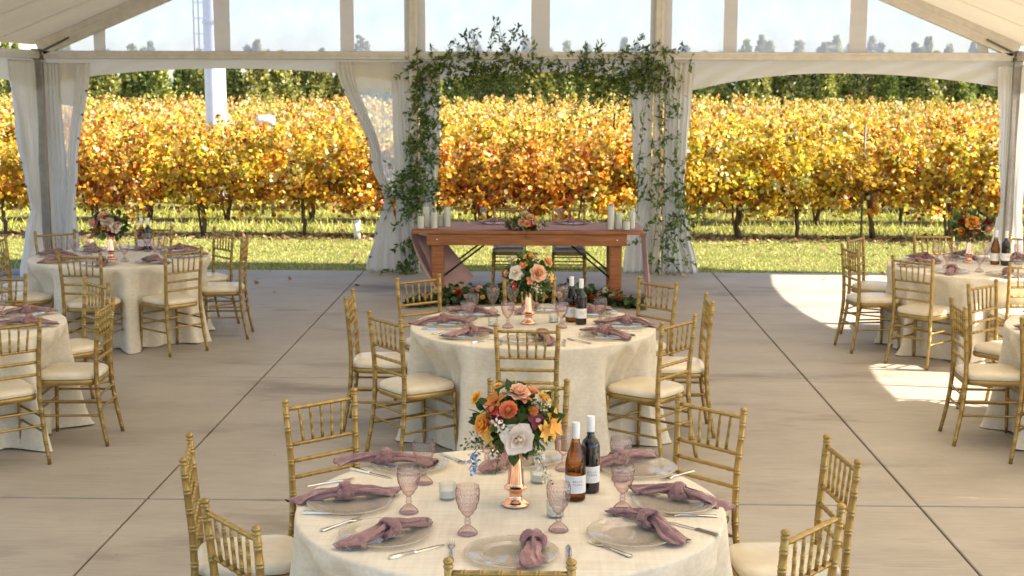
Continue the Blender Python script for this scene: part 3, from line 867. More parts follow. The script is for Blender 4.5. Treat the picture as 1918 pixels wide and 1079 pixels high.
# ------------------------------------------------------------------ chairs
def chair_meshes():
    D = {}
    # rear post path: foot sweeps back, back leans
    zk = [0, .2, .44, .62, .92]
    def post(s):
        rings = [.045, .14, .25, .335, .405, .50, .57, .645, .72, .80, .865]
        zz = set(np.linspace(0, .915, 26).tolist())
        for c in rings:
            for q in (-.007, .007):
                for d in (-.004, -.0018, 0, .0018, .004): zz.add(c+q+d)
        z = np.array(sorted(zz))
        xx = s*smooth_interp(z, zk, [.196, .186, .176, .177, .188])
        yy = np.interp(z, [0, .1, .2, .3, .4, .5, .62, .92], [-.030, -.011, .007, .020, .0275, .030, .026, .0])
        r = np.interp(z, [0, .44, .9], [.0125, .0158, .0138])
        for c in rings:
            for q in (-.007, .007): r = r + .0024*np.exp(-((z-c-q)/.0024)**2)
        mb = MB(); tube(mb, np.stack([xx, yy, z], 1), r, 10)
        # finial
        lathe(mb, [(.012, .905), (.0165, .909), (.0165, .913), (.011, .916), (.0155, .922), (.017, .929), (.013, .936), (.004, .939), (0, .9395)], 10, center=(s*.188, 0, 0))
        return mb.mesh('rear_leg', M_GOLD, True)
    D['rear_leg'] = [post(-1), post(1)]
    def fleg(s):
        mb = MB(); bamboo(mb, (s*.192, .415, 0), (s*.183, .40, .42), .0105, .0155, [.12, .36, .52, .75, .92], 10); return mb.mesh('front_leg', M_GOLD, True)
    D['front_leg'] = [fleg(-1), fleg(1)]
    # seat outline
    def outline(k=1.0, n=56):
        pts = []
        a = np.linspace(0, 2*PI, n, endpoint=False)
        ex = .42
        for t in a:
            c, s_ = math.cos(t), math.sin(t)
            x = math.copysign(abs(c)**ex, c); y = math.copysign(abs(s_)**ex, s_)
            w = .178 + .026*(y+1)/2
            pts.append((x*w*k, .228 + y*.205*k))
        return np.array(pts)
    def loft(layers, mat, name):
        mb = MB(); V = []
        for k, z in layers:
            o = outline(k); V.append(np.column_stack([o, np.full(len(o), z)]))
        n = len(V[0]); f = grid_faces(n, len(V), True); f.append(tuple(range(n))[::-1]); f.append(tuple((len(V)-1)*n+i for i in range(n)))
        mb.add(np.concatenate(V), f); return mb.mesh(name, mat, True, 50)
    D['seat_frame'] = [loft([(.95, .405), (1.0, .408), (1.02, .42), (1.02, .432), (1.0, .440), (.96, .441)], M_GOLD, 'seat_frame')]
    D['seat_cushion'] = [loft([(.93, .4415), (.985, .444), (1.0, .455), (.995, .468), (.96, .480), (.88, .488), (.7, .494), (.4, .497), (.1, .498)], M_CUSH, 'seat_cushion')]
    rails = []
    for z, w, r in ((.890, .187, .0095), (.725, .181, .0095), (.648, .178, .0095), (.570, .1765, .0095)):
        y = float(smooth_interp(np.array([z]), zk, [-.035, .012, .030, .026, .0])[0])
        mb = MB(); bamboo(mb, (-w+.008, y, z), (w-.008, y, z), r, r, [.1, .26, .42, .58, .74, .9], 8); rails.append(mb.mesh('back_rail', M_GOLD, True))
    D['back_rail'] = rails
    sp = []
    for i in range(5):
        q = i-2
        mb = MB(); bamboo(mb, (q*.052, .0145, .728), (q*.059, .0015, .886), .0075, .0062, [.2, .5, .8], 7, pair=.0045, h=.0018); sp.append(mb.mesh('spindle', M_GOLD, True))
    D['spindle'] = sp
    st = []
    def stretch(a, b):
        mb = MB(); bamboo(mb, a, b, .0078, .0078, [.1, .9], 7); st.append(mb.mesh('stretcher', M_GOLD, True))
    for s in (-1, 1):
        stretch((s*.181, .02, .30), (s*.187, .405, .30)); stretch((s*.185, .012, .205), (s*.189, .408, .205))
    stretch((-.187, .404, .335), (.187, .404, .335)); stretch((-.189, .407, .245), (.189, .407, .245))
    stretch((-.180, .02, .335), (.180, .02, .335)); stretch((-.184, .013, .245), (.184, .013, .245))
    D['stretcher'] = st
    return D
CM = chair_meshes()
def build_chair():
    e = empty('chiavari_chair')
    for k, ms in CM.items():
        for m in ms: link(k, m, e)
    return e
chair0 = build_chair(); _used = [False]
def place_chair(x, y, deg, label, group='gold bamboo chairs at the round tables', scale=1.0):
    c = chair0 if not _used[0] else copy_tree(chair0)
    _used[0] = True
    c.location = (x, y, 0); c.rotation_euler = (0, 0, rad(deg)); c.scale = (scale,)*3
    tag(c, label, 'chair', group); return c

T = {1: (-.118, 5.064), 2: (-.061, 9.012), 3: (-3.95, 12.5), 4: (-4.05, 8.85), 5: (3.95, 12.15), 6: (3.95, 8.97)}
TN = {1: 'nearest round table', 2: 'middle round table', 3: 'far left round table', 4: 'near left round table', 5: 'far right round table', 6: 'near right round table'}
PN = {'F': 'on the camera side of', 'FL': 'at the front left of', 'L': 'on the left of', 'BL': 'at the back left of', 'B': 'on the far side of', 'BR': 'at the back right of', 'R': 'on the right of', 'FR': 'at the front right of'}
CH = [(1,'BL',-1.033,6.158,221.5),(1,'BR',.775,6.084,134.7),(1,'L',-1.421,5.24,280.9),(1,'FL',-1.052,4.397,309.8),(1,'F',-.094,3.967,0),(1,'FR',.918,4.409,49.8),(1,'R',1.204,5.302,96.5),(1,'B',-.065,6.518,179.2),
(2,'F',-.09,8.035,357),(2,'FL',-.985,8.34,308),(2,'L',-1.333,9.224,270.7),(2,'BL',-.932,10.074,218.4),(2,'B',-.097,10.06,181),(2,'BR',.855,9.961,131.3),(2,'R',1.137,9.138,90),(2,'FR',.846,8.29,52),
(3,'F',-3.945,11.378,353.7),(3,'FR',-3.131,11.679,49.9),(3,'BR',-3.166,13.324,132.5),(3,'R',-2.788,12.561,94.8),(3,'BL',-4.756,13.051,215),(3,'B',-3.928,13.534,176),(3,'L',-5.10,12.50,270),(3,'FL',-4.80,11.72,317),
(4,'BR',-3.274,9.778,134.3),(4,'R',-2.893,8.8,92.8),(4,'FR',-3.245,8.06,42),(4,'B',-4.09,10.06,177),
(5,'L',2.746,12.095,279.4),(5,'BL',2.999,13.001,235.3),(5,'FL',3.104,11.356,313.9),(5,'B',3.83,13.302,178),(5,'F',4.0,11.06,2),(5,'BR',4.68,13.05,140),
(6,'L',2.773,8.988,266.8),(6,'BL',3.241,9.957,221.5),(6,'FL',3.13,8.27,318)]
for t, p, x, y, d in CH:
    place_chair(x, y, d, f'gold bamboo chair {PN[p]} the {TN[t]}')

# ------------------------------------------------------------------ round tables with cloths
def table_cloth(seed, R=.826, zt=.755, chairs=()):
    r = np.random.default_rng(seed)
    nt_ = 360; th = np.arange(nt_)/nt_*2*PI
    warp = th + .10*np.sin(3*th+r.uniform(0, 6)) + .06*np.sin(5*th+r.uniform(0, 6))
    nfold = int(r.integers(17, 21))
    f = np.cos(nfold*warp + r.uniform(0, 6))
    f = np.sign(f)*np.abs(f)**.8
    amp = .55 + .45*np.sin(4*th+r.uniform(0, 6))*np.sin(2*th+r.uniform(0, 6))
    f2 = np.cos(29*warp+r.uniform(0, 6))*.25
    V = []
    for k in np.linspace(0, 1, 12)[1:]:
        V.append(np.stack([R*.985*k*np.cos(th), R*.985*k*np.sin(th), zt + .0006*np.sin(th*3+k*9)], 1))
    for a in (.25, .5, .75, 1.0):
        V.append(np.stack([(R*.985+.0125*np.sin(a*PI/2))*np.cos(th), (R*.985+.0125*np.sin(a*PI/2))*np.sin(th), np.full(nt_, zt-.0125*(1-np.cos(a*PI/2)))], 1))
    for t in np.linspace(0, 1, 34)[1:]:
        z = (zt-.0125)*(1-t)
        grow = t**.6
        rr = R + .003 + .022*t + .060*t**3 + (f*amp+f2*amp)*(.050*t**.8+.022*t)*(1+.15*t) - .012*np.exp(-((t-.18)/.15)**2)*(1-f*.5)
        z2 = np.full(nt_, z)
        if t > .9:
            k = (t-.9)/.1; rr = rr + .045*k*(.5+.5*np.sin(7*th+seed)); z2 = z*(1-.4*k) + .004 + .010*k*(.5+.5*np.sin(23*th+seed))
        for (ca, cd) in chairs:
            da = (th-ca+PI) % (2*PI) - PI
            side = np.abs(da)*np.minimum(rr, R+.02)
            k = 1/(1+np.exp((side-.245)/.014))
            lim = cd + .012 + (f*.7+f2)*.024 + (R+.02-cd)*float(np.clip((z-.50)/(zt-.51), 0, 1))**1.3
            rr = np.where(rr > lim, rr*(1-k)+lim*k, rr)
        V.append(np.stack([rr*np.cos(th), rr*np.sin(th), np.maximum(z2, .004)], 1))
    mb = MB(); mb.add(np.concatenate(V), grid_faces(nt_, len(V), True))
    mb.add(V[0], [tuple(range(nt_))])
    return mb.mesh('tablecloth', M_CLOTH, True)
TL = {1: 'nearest round table under an ivory cloth with bouquet and wine bottles', 2: 'middle round table under ivory cloth in front of the head table', 3: 'far left round table under ivory cloth near the tent corner', 4: 'near left round table under ivory cloth cut by the picture edge', 5: 'far right round table under ivory cloth standing in sunlight', 6: 'near right round table under ivory cloth mostly out of view'}
for t, (x, y) in T.items():
    e = empty('round_table', (x, y, 0)); tag(e, TL[t], 'table', 'round tables under ivory cloths')
    link('tablecloth', table_cloth(500+t, chairs=[(math.atan2(cy_-y, cx_-x), max(.45, math.hypot(cx_-x, cy_-y)-.462)) for (t_, p_, cx_, cy_, d_) in CH if t_ == t and math.hypot(cx_-x, cy_-y) > 1.02]), e)
ZT = .756

# ------------------------------------------------------------------ tableware meshes
def goblet_mesh():
    prof = [(0, .0), (.031, .0), (.0355, .002), (.036, .005), (.032, .012), (.0245, .021), (.016, .029), (.0095, .034), (.0085, .037), (.0115, .041), (.0115, .046), (.008, .050), (.0105, .054), (.0105, .059), (.0075, .062), (.009, .066)]
    seg = 144
    bowl = []
    for t in np.linspace(0, 1, 48):
        z = .066 + .116*t
        r_ = float(smooth_interp(np.array([t]), [0, .12, .3, .55, .8, 1.0], [.010, .0215, .0335, .0420, .0440, .0415])[0])
        bowl.append((r_, z))
    n0 = len(prof); P = prof + bowl
    def mod(a, i, r_, z):
        if i < 1: return np.full(seg, r_)
        if i < 8: return r_*(1+.055*np.cos(a*24)*(1 if 2 <= i < 8 else .4))
        if i < n0: return r_*(1+.06*np.cos(a*12))
        t = (i-n0)/47
        # overlapping scallops of concentric arcs
        col = a/(2*PI)*8; row = t*3.6
        best = np.zeros(seg)
        for sh in (0, 1):
            u = (col + .5*sh) % 1 - .5
            v = ((row + .5*sh) % 1)
            d = np.sqrt((u*1.15)**2 + (v*.62)**2)
            best = np.where((d < .56) & (best == 0), np.sin(d*21), best)
        k = min(1, t*6)*(0 if t > .93 else 1)
        return r_*(1 + .034*best*k)
    mb = MB(); lathe(mb, P, seg, mod=mod)
    return mb.mesh('goblet', M_PINK, True)
def plate_mesh():
    pr = [(0, .004), (.095, .004), (.104, .006), (.112, .0115), (.120, .013), (.150, .0165), (.158, .018), (.164, .0185), (.166, .0165), (.163, .0145), (.15, .012), (.12, .009), (.105, .001), (.09, .0), (0, .0)]
    seg = 132
    mod = lambda a, i, r_, z: r_*(1+(.006*np.cos(a*66) if 6 <= i <= 9 else 0))
    mb = MB(); lathe(mb, pr, seg, mod=mod); return mb.mesh('charger_plate', M_PLATE, True)
def fork_mesh():
    mb = MB()
    ks = [(-.10, .0105, .002), (-.095, .0115, .003), (-.06, .008, .003), (0, .0042, .0045), (.03, .004, .006), (.045, .009, .004), (.055, .0125, .002), (.062, .0125, .002)]
    V = []
    for y, w, z in ks: V += [(-w, y, z+.0006), (w, y, z+.0006), (w*.8, y, z+.0035), (-w*.8, y, z+.0035)]
    f = [(0, 1, 2, 3)] + [tuple(4*i+q for q in (a, b, 4+b, 4+a)) for i in range(len(ks)-1) for a, b in ((0, 1), (1, 2), (2, 3), (3, 0))]
    mb.add(V, f)
    for q in (-1.5, -.5, .5, 1.5):
        x = q*.0073; w = .0018
        V = []
        for y, z, k in ((.060, .002, 1), (.085, .0035, 1), (.104, .008, .4)): V += [(x-w*k, y, z), (x+w*k, y, z), (x+w*k, y, z+.002), (x-w*k, y, z+.002)]
        mb.add(V, [tuple(4*i+q2 for q2 in (a, b, 4+b, 4+a)) for i in range(2) for a, b in ((0, 1), (1, 2), (2, 3), (3, 0))] + [(8, 9, 10, 11)])
    return mb.mesh('fork', M_STEEL, True, 60)
def knife_mesh():
    mb = MB()
    ks = [(-.118, .006, .010), (-.112, .0088, .0115), (-.06, .0075, .0105), (-.015, .006, .009), (-.012, .0065, .0075), (.0, .0095, .0035), (.06, .0105, .003), (.095, .009, .0025), (.112, .004, .002), (.118, .0008, .0015)]
    V = []
    for y, w, z in ks: V += [(-w, y, .001), (w, y, .001), (w*.75, y, z), (-w*.75, y, z)]
    mb.add(V, [(0, 1, 2, 3)] + [tuple(4*i+q for q in (a, b, 4+b, 4+a)) for i in range(len(ks)-1) for a, b in ((0, 1), (1, 2), (2, 3), (3, 0))])
    return mb.mesh('knife', M_STEEL, True, 60)
def napkin_mesh(seed, droop=(0, 0)):
    r = np.random.default_rng(seed); mb = MB()
    n, m = 64, 28
    t = np.linspace(-1, 1, n); L = .20*r.uniform(.9, 1.02)
    w = np.interp(np.abs(t), [0, .1, .25, .5, .8, 1], [.018, .018, .020, .026, .036, .043])*r.uniform(.9, 1.12)
    w = np.where(t > 0, w*r.uniform(.85, 1.05), w*r.uniform(.95, 1.15))
    h = np.interp(np.abs(t), [0, .12, .3, .7, .93, 1], [.021, .020, .019, .014, .007, .003])
    a = np.arange(m)/m*2*PI
    ph = r.uniform(0, 6, 6)
    yb = .012*np.sin(t*2.2+ph[0]) + .008*np.sin(t*5+ph[1])
    V = []
    for i in range(n):
        k = abs(t[i])
        cr = 1 + .32*np.cos(5*a+ph[2]+t[i]*3.0) + .16*np.cos(9*a+ph[3]-t[i]*5)
        twist = t[i]*1.0
        yy = w[i]*np.cos(a)*cr*1.0
        zz = h[i]*np.sin(a)*(1+.45*np.cos(4*a+ph[4]+t[i]*6)) 
        # long soft pleats
        zz = zz + .006*k*np.sin(yy*160+ph[5]+t[i]*2)
        xx = t[i]*L + (.030*np.cos(a*1.0+ph[1])*max(0, k-.75)/.25)*(1 if t[i] > 0 else -1)
        zc = .028 + .006*np.cos(t[i]*PI) 
        dr = droop[0] if t[i] < 0 else droop[1]
        zc = zc - .004*k - dr*max(0, k-.45)**1.5
        V.append(np.stack([xx, yy+yb[i], np.maximum(zz+zc, .0125 - dr*max(0, k-.45)**1.5*1.0 - .012*max(0, k-.8)/.2)], 1))
    f = grid_faces(m, n, True); f.append(tuple(range(m))[::-1]); f.append(tuple((n-1)*m+q for q in range(m)))
    mb.add(np.concatenate(V), f)
    # the knot: three wound bands
    for b in range(3):
        ang = np.linspace(0, 2*PI, 30); tilt = (.5, -.35, .15)[b] + r.normal(0, .1); off = (-.013, .012, 0)[b]
        R_ = (.029, .029, .033)[b]
        path = np.stack([off + np.sin(ang)*R_*tilt, np.cos(ang)*R_*1.12, .034 + np.sin(ang)*R_*.86], 1)
        rad_ = .0125*(1+.25*np.sin(ang*3+ph[b]))
        P = path; Tn = np.gradient(P, axis=0); 
        V = []; mm = 14; aa = np.arange(mm)/mm*2*PI
        for i in range(30):
            tv = Tn[i]/np.linalg.norm(Tn[i]); x_ = np.array([1., 0, 0]); x_ -= tv*(x_@tv); x_ /= np.linalg.norm(x_); y_ = np.cross(tv, x_)
            rr = rad_[i]*(1+.22*np.cos(4*aa+ph[b+1]+ang[i]*.5)+.12*np.cos(7*aa+ph[b+2]))
            V.append(P[i] + (rr*1.35*np.cos(aa))[:, None]*x_ + (rr*.8*np.sin(aa))[:, None]*y_)
        V = np.concatenate(V); V[:, 2] = np.maximum(V[:, 2], .008)
        mb.add(V, grid_faces(mm, 30, True))
    return mb.mesh('napkin', M_NAP, True)
ME_GOB = goblet_mesh(); ME_PLATE = plate_mesh(); ME_FORK = fork_mesh(); ME_KNIFE = knife_mesh()
ME_NAP = [napkin_mesh(20+i, d) for i, d in enumerate([(.02, .0), (.05, .01), (.0, .04), (.03, .03), (.09, .0), (.02, .05), (.0, .0), (.04, .01)])]

def put(name, me, x, y, z, ang, label, cat, group):
    o = link(name, me, None, (x, y, z), (0, 0, ang)); tag(o, label, cat, group); return o
_tt = {1: 'the nearest round table', 2: 'the middle round table', 3: 'the far left round table', 4: 'the near left round table', 5: 'the far right round table', 6: 'the near right round table'}
def plate(x, y, t, p): return put('charger_plate', ME_PLATE, x, y, ZT, random.uniform(0, 3), f'clear beaded glass plate {PN[p]} {_tt[t]}', 'plate', 'clear glass plates on the round tables')
def goblet(x, y, t, p): return put('goblet', ME_GOB, x, y, ZT, random.uniform(0, 6), f'pink pressed glass goblet {PN[p]} {_tt[t]}', 'goblet', 'pink goblets on the round tables')
def napkin(x, y, deg, t, p, i=0):
    o = put('napkin', ME_NAP[(i if t == 1 else int(abs(x*7.7+y*13)*10)) % 8], x, y, ZT+.006, rad(deg), f'knotted mauve velvet napkin on the plate {PN[p]} {_tt[t]}'.replace('knotted mauve velvet', 'knotted mauve').replace('on the plate on', 'on the plate on'), 'napkin', 'knotted napkins on the round tables'); return o
def fork(x, y, deg, t, p): return put('fork', ME_FORK, x, y, ZT, rad(deg), f'steel fork beside the plate {PN[p]} {_tt[t]}', 'fork', 'forks on the round tables')
def knife(x, y, deg, t, p): return put('knife', ME_KNIFE, x, y, ZT, rad(deg), f'steel knife beside the plate {PN[p]} {_tt[t]}', 'knife', 'knives on the round tables')

# nearest table, as laid
for p, x, y in (('FL',-.563,4.687),('L',-.74,5.046),('F',-.101,4.50),('FR',.33,4.721),('R',.518,5.099),('BR',.409,5.569),('BL',-.559,5.594),('B',-.067,5.70)): plate(x, y, 1, p)
for p, x, y in (('L',-.502,4.959),('BL',-.478,5.342),('FL',-.265,4.72),('F',.064,4.766),('FR',.312,5.018),('R',.326,5.406),('B',-.23,5.567),('BR',.095,5.554)): goblet(x, y, 1, p)
for p, x, y, d, i in (('FL',-.545,4.665,50,0),('L',-.765,5.105,17,1),('BL',-.665,5.60,4,3),('F',-.028,4.535,95,2),('FR',.395,4.80,123,3),('R',.54,5.14,160,4),('BR',.33,5.63,40,1),('B',-.135,5.66,70,0)): napkin(x, y, d, 1, p, i)
for p, x, y, d in (('FL',-.735,4.81,-40),('F',-.312,4.53,3),('FR',.245,4.57,42),('R',.565,4.95,88),('BR',.57,5.48,135),('BL',-.39,5.71,-140),('L',-.86,5.33,-60)): fork(x, y, d, 1, p)
for p, x, y, d in (('FL',-.43,4.527,-50),('F',.098,4.50,0),('FR',.56,4.80,48),('L',-.785,4.935,-90),('BL',-.71,5.47,235)): knife(x, y, d, 1, p)
# middle table
for p, x, y in (('FL',-.499,8.574),('L',-.66,9.018),('BL',-.50,9.42),('F',-.10,8.43),('FR',.403,8.60),('R',.55,9.004),('BR',.37,9.46),('B',.0,9.63)): plate(x, y, 2, p)
for p, x, y in (('FL',-.499,8.887),('L',-.482,9.239),('F',-.229,8.897),('B',-.215,9.62),('FR',.131,8.911),('BR',.139,9.60),('R',.394,9.083),('BL',-.35,9.52)): goblet(x, y, 2, p)
for p, x, y, d, i in (('FL',-.46,8.60,48,2),('L',-.67,9.02,12,1),('BL',-.50,9.42,-20,3),('F',-.0,8.47,105,0),('FR',.42,8.62,140,3),('R',.57,9.03,172,1),('BR',.33,9.46,40,2),('B',-.10,9.60,80,4)): napkin(x, y, d, 2, p, i)
for p, ph in (('FL', 225), ('L', 180), ('F', 270), ('FR', 315), ('R', 0)):
    for s, fn in ((-1, knife), (1, fork)):
        a = rad(ph); cx, cy = T[2]
        fn(cx+.62*math.cos(a)+s*.2*math.sin(a), cy+.62*math.sin(a)-s*.2*math.cos(a), ph+90, 2, p)
ANG = {'F': 270, 'FL': 225, 'L': 180, 'BL': 135, 'B': 90, 'BR': 45, 'R': 0, 'FR': 315}
r = np.random.default_rng(77)
for t, plist in ((3, 'F FL L BL B BR R FR'), (5, 'F FL L BL B BR'), (4, 'R BR FR B'), (6, 'L BL FL')):
    cx, cy = T[t]
    for p in plist.split():
        a = rad(ANG[p]); dx, dy = math.cos(a), math.sin(a)
        plate(cx+.60*dx, cy+.60*dy, t, p)
        g = a + rad(-22)
        if not (t == 6): goblet(cx+.40*math.cos(g), cy+.40*math.sin(g), t, p)
        napkin(cx+.60*dx+.02, cy+.60*dy, (ANG[p]+r.uniform(-25, 25)) % 360, t, p, int(r.integers(0, 5)))

# votives
def votive_tree(x, y, label, s=1.0, grp='small candles on the round tables'):
    e = empty('votive_candle', (x, y, ZT)); tag(e, label, 'candle', grp)
    mb = MB(); lathe(mb, [(0, .003), (.024, .003), (.029, .007), (.031, .063), (.033, .0655), (.0345, .064), (.033, .004), (.03, .0), (0, .0)], 28)
    link('glass_cup', mb.mesh('glass_cup', M_CLEAR, True), e)
    mb = MB(); lathe(mb, [(0, .008), (.027, .008), (.0275, .034), (.025, .036), (0, .0355)], 24)
    tube(mb, [(0, 0, .035), (.001, 0, .043)], .001, 5)
    link('wax', mb.mesh('wax', M_WAX, True, 50), e)
    return e
v0 = votive_tree(-.368, 5.138, 'votive candle in clear glass left of the copper vase, nearest table')
for x, y, lab in ((-.012, 5.372, 'votive candle in clear glass just behind the copper vase, nearest table'), (.054, 4.93, 'votive candle hidden behind a goblet stem in front of the bottles'), (-.331, 8.974, 'votive candle in clear glass on the left of the middle round table'), (.079, 9.13, 'votive candle beside the wine bottles on the middle round table'), (-3.60, 12.75, 'votive candle in clear glass on the far left round table')):
    c = copy_tree(v0); c.location = (x, y, ZT); c['label'] = lab

# wine bottles with printed labels
def text_mesh(s, size, mb, R, z, ang0, mi=0):
    cu = bpy.data.curves.new('t', 'FONT'); cu.body = s; cu.size = size; cu.align_x = 'CENTER'; cu.space_character = 1.35
    ob = bpy.data.objects.new('t', cu); COL.objects.link(ob)
    dg = bpy.context.evaluated_depsgraph_get(); me = ob.evaluated_get(dg).to_mesh()
    V = [];
    for v in me.vertices:
        a = ang0 + v.co.x/R
        V.append((R*math.cos(a), R*math.sin(a), z+v.co.y))
    F = [tuple(p.vertices) for p in me.polygons]
    ob.evaluated_get(dg).to_mesh_clear()
    bpy.data.objects.remove(ob); bpy.data.curves.remove(cu)
    if V: mb.add(V, F, None, mi)
def bottle(kind):
    dark = kind == 'dark'
    if dark:
        pr = [(0, .004), (.030, .0), (.0365, .004), (.0375, .012), (.0375, .185), (.036, .198), (.030, .212), (.020, .222), (.0155, .232), (.0145, .25), (.0142, .262)]
        lz0, lz1 = .045, .112
    else:
        pr = [(0, .004), (.032, .0), (.0395, .004), (.0405, .012), (.0405, .135), (.039, .155), (.034, .18), (.026, .205), (.0185, .228), (.0150, .245), (.0145, .262)]
        lz0, lz1 = .035, .105
    D = {}
    mb = MB(); lathe(mb, pr, 36); D['glass'] = mb.mesh('bottle_glass', M_BLACKG if dark else M_AMBER, True)
    mb = MB(); lathe(mb, [(.0158, .248), (.0160, .249), (.0160, .308), (.0152, .3105), (0, .311)], 24); 
    D['capsule'] = mb.mesh('capsule', M_CAPS, True, 40)
    R = pr[4][0]+.0006
    a0 = rad(-90)
    mb = MB(); n = 40; aa = a0 + np.linspace(-2.2, 2.2, n)
    V = np.concatenate([np.stack([R*np.cos(aa), R*np.sin(aa), np.full(n, z)], 1) for z in (lz0, lz1)])
    mb.add(V, [(i, i+1, n+i+1, n+i) for i in range(n-1)], None, 0)
    off = rad(8)
    text_mesh('BELLA', .0115, mb, R+.0005, lz1-.026, a0+off, 1); text_mesh('TERRA', .0115, mb, R+.0005, lz1-.039, a0+off, 1)
    for zz in (lz1-.050, lz1-.056):
        text_mesh('- - - - - - - -', .0045, mb, R+.0005, zz, a0+off, 1)
    D['label'] = mb.mesh('bottle_label', [M_LABEL, M_INK], True)
    if not dark:
        mb = MB(); lathe(mb, [(0, .006), (.037, .008), (.0385, .013), (.0385, .134), (.037, .154), (.032, .178), (.024, .202), (.0175, .226), (.0, .227)], 24)
        m, nt, out = new_mat('white_wine'); tr = nt.nodes.new('ShaderNodeBsdfTransparent'); tr.inputs[0].default_value = (.72, .58, .26, 1); nt.links.new(tr.outputs[0], out.inputs[0])
        D['wine'] = mb.mesh('wine', m, True)
    return D
BD = {'amber': bottle('amber'), 'dark': bottle('dark')}
def put_bottle(kind, x, y, rz, label):
    e = empty('wine_bottle', (x, y, ZT), rz); tag(e, label, 'bottle', 'wine bottles on the round tables')
    for k, m in BD[kind].items(): link({'glass': 'bottle_glass', 'label': 'paper_label'}.get(k, k), m, e)
    return e
put_bottle('amber', .134, 5.147, rad(4), 'amber white wine bottle with white capsule on the nearest round table')
put_bottle('dark', .196, 5.254, rad(2), 'dark red wine bottle with white capsule on the nearest round table')
put_bottle('amber', .20, 9.159, rad(4), 'amber white wine bottle on the middle round table')
put_bottle('dark', .263, 9.058, rad(4), 'dark red wine bottle on the middle round table')
put_bottle('amber', -3.89, 13.0, rad(-15), 'amber white wine bottle on the far left round table')
put_bottle('dark', -3.82, 12.98, rad(-15), 'dark red wine bottle on the far left round table')
put_bottle('amber', 4.098, 12.283, rad(20), 'amber white wine bottle on the far right round table')
put_bottle('dark', 4.17, 12.22, rad(20), 'dark red wine bottle on the far right round table')

# ------------------------------------------------------------------ flowers
def petal(L, W, tilt, cup, curl, point=0., nu=5, nv=6, r0=.0, z0=0., wav=0., ph=0.):
    """one petal grid: grows outwards (+y) and up"""
    V = []
    for j in range(nv):
        v = j/(nv-1)
        w = W*(math.sin(PI*min(1, .12+v*.80))**.7)*(1-point*v**2)
        if v > .98: w *= (.55 if point < .3 else .12)
        ang = tilt + curl*v*v
        y = r0 + L*v*math.sin(tilt+curl*v*.5); z = z0 + L*v*math.cos(tilt+curl*v*.6)
        for i in range(nu):
            u = 2*i/(nu-1)-1
            c = cup*w*(u*u)
            V.append((u*w, y-c*math.cos(ang), z+c*math.sin(ang)*.7+wav*math.sin(u*4+ph+v*3)*v))
    return np.array(V), grid_faces(nu, nv)
def rot_z(V, a):
    c, s = math.cos(a), math.sin(a); return V @ np.array([[c, s, 0], [-s, c, 0], [0, 0, 1]])
_fl = {}
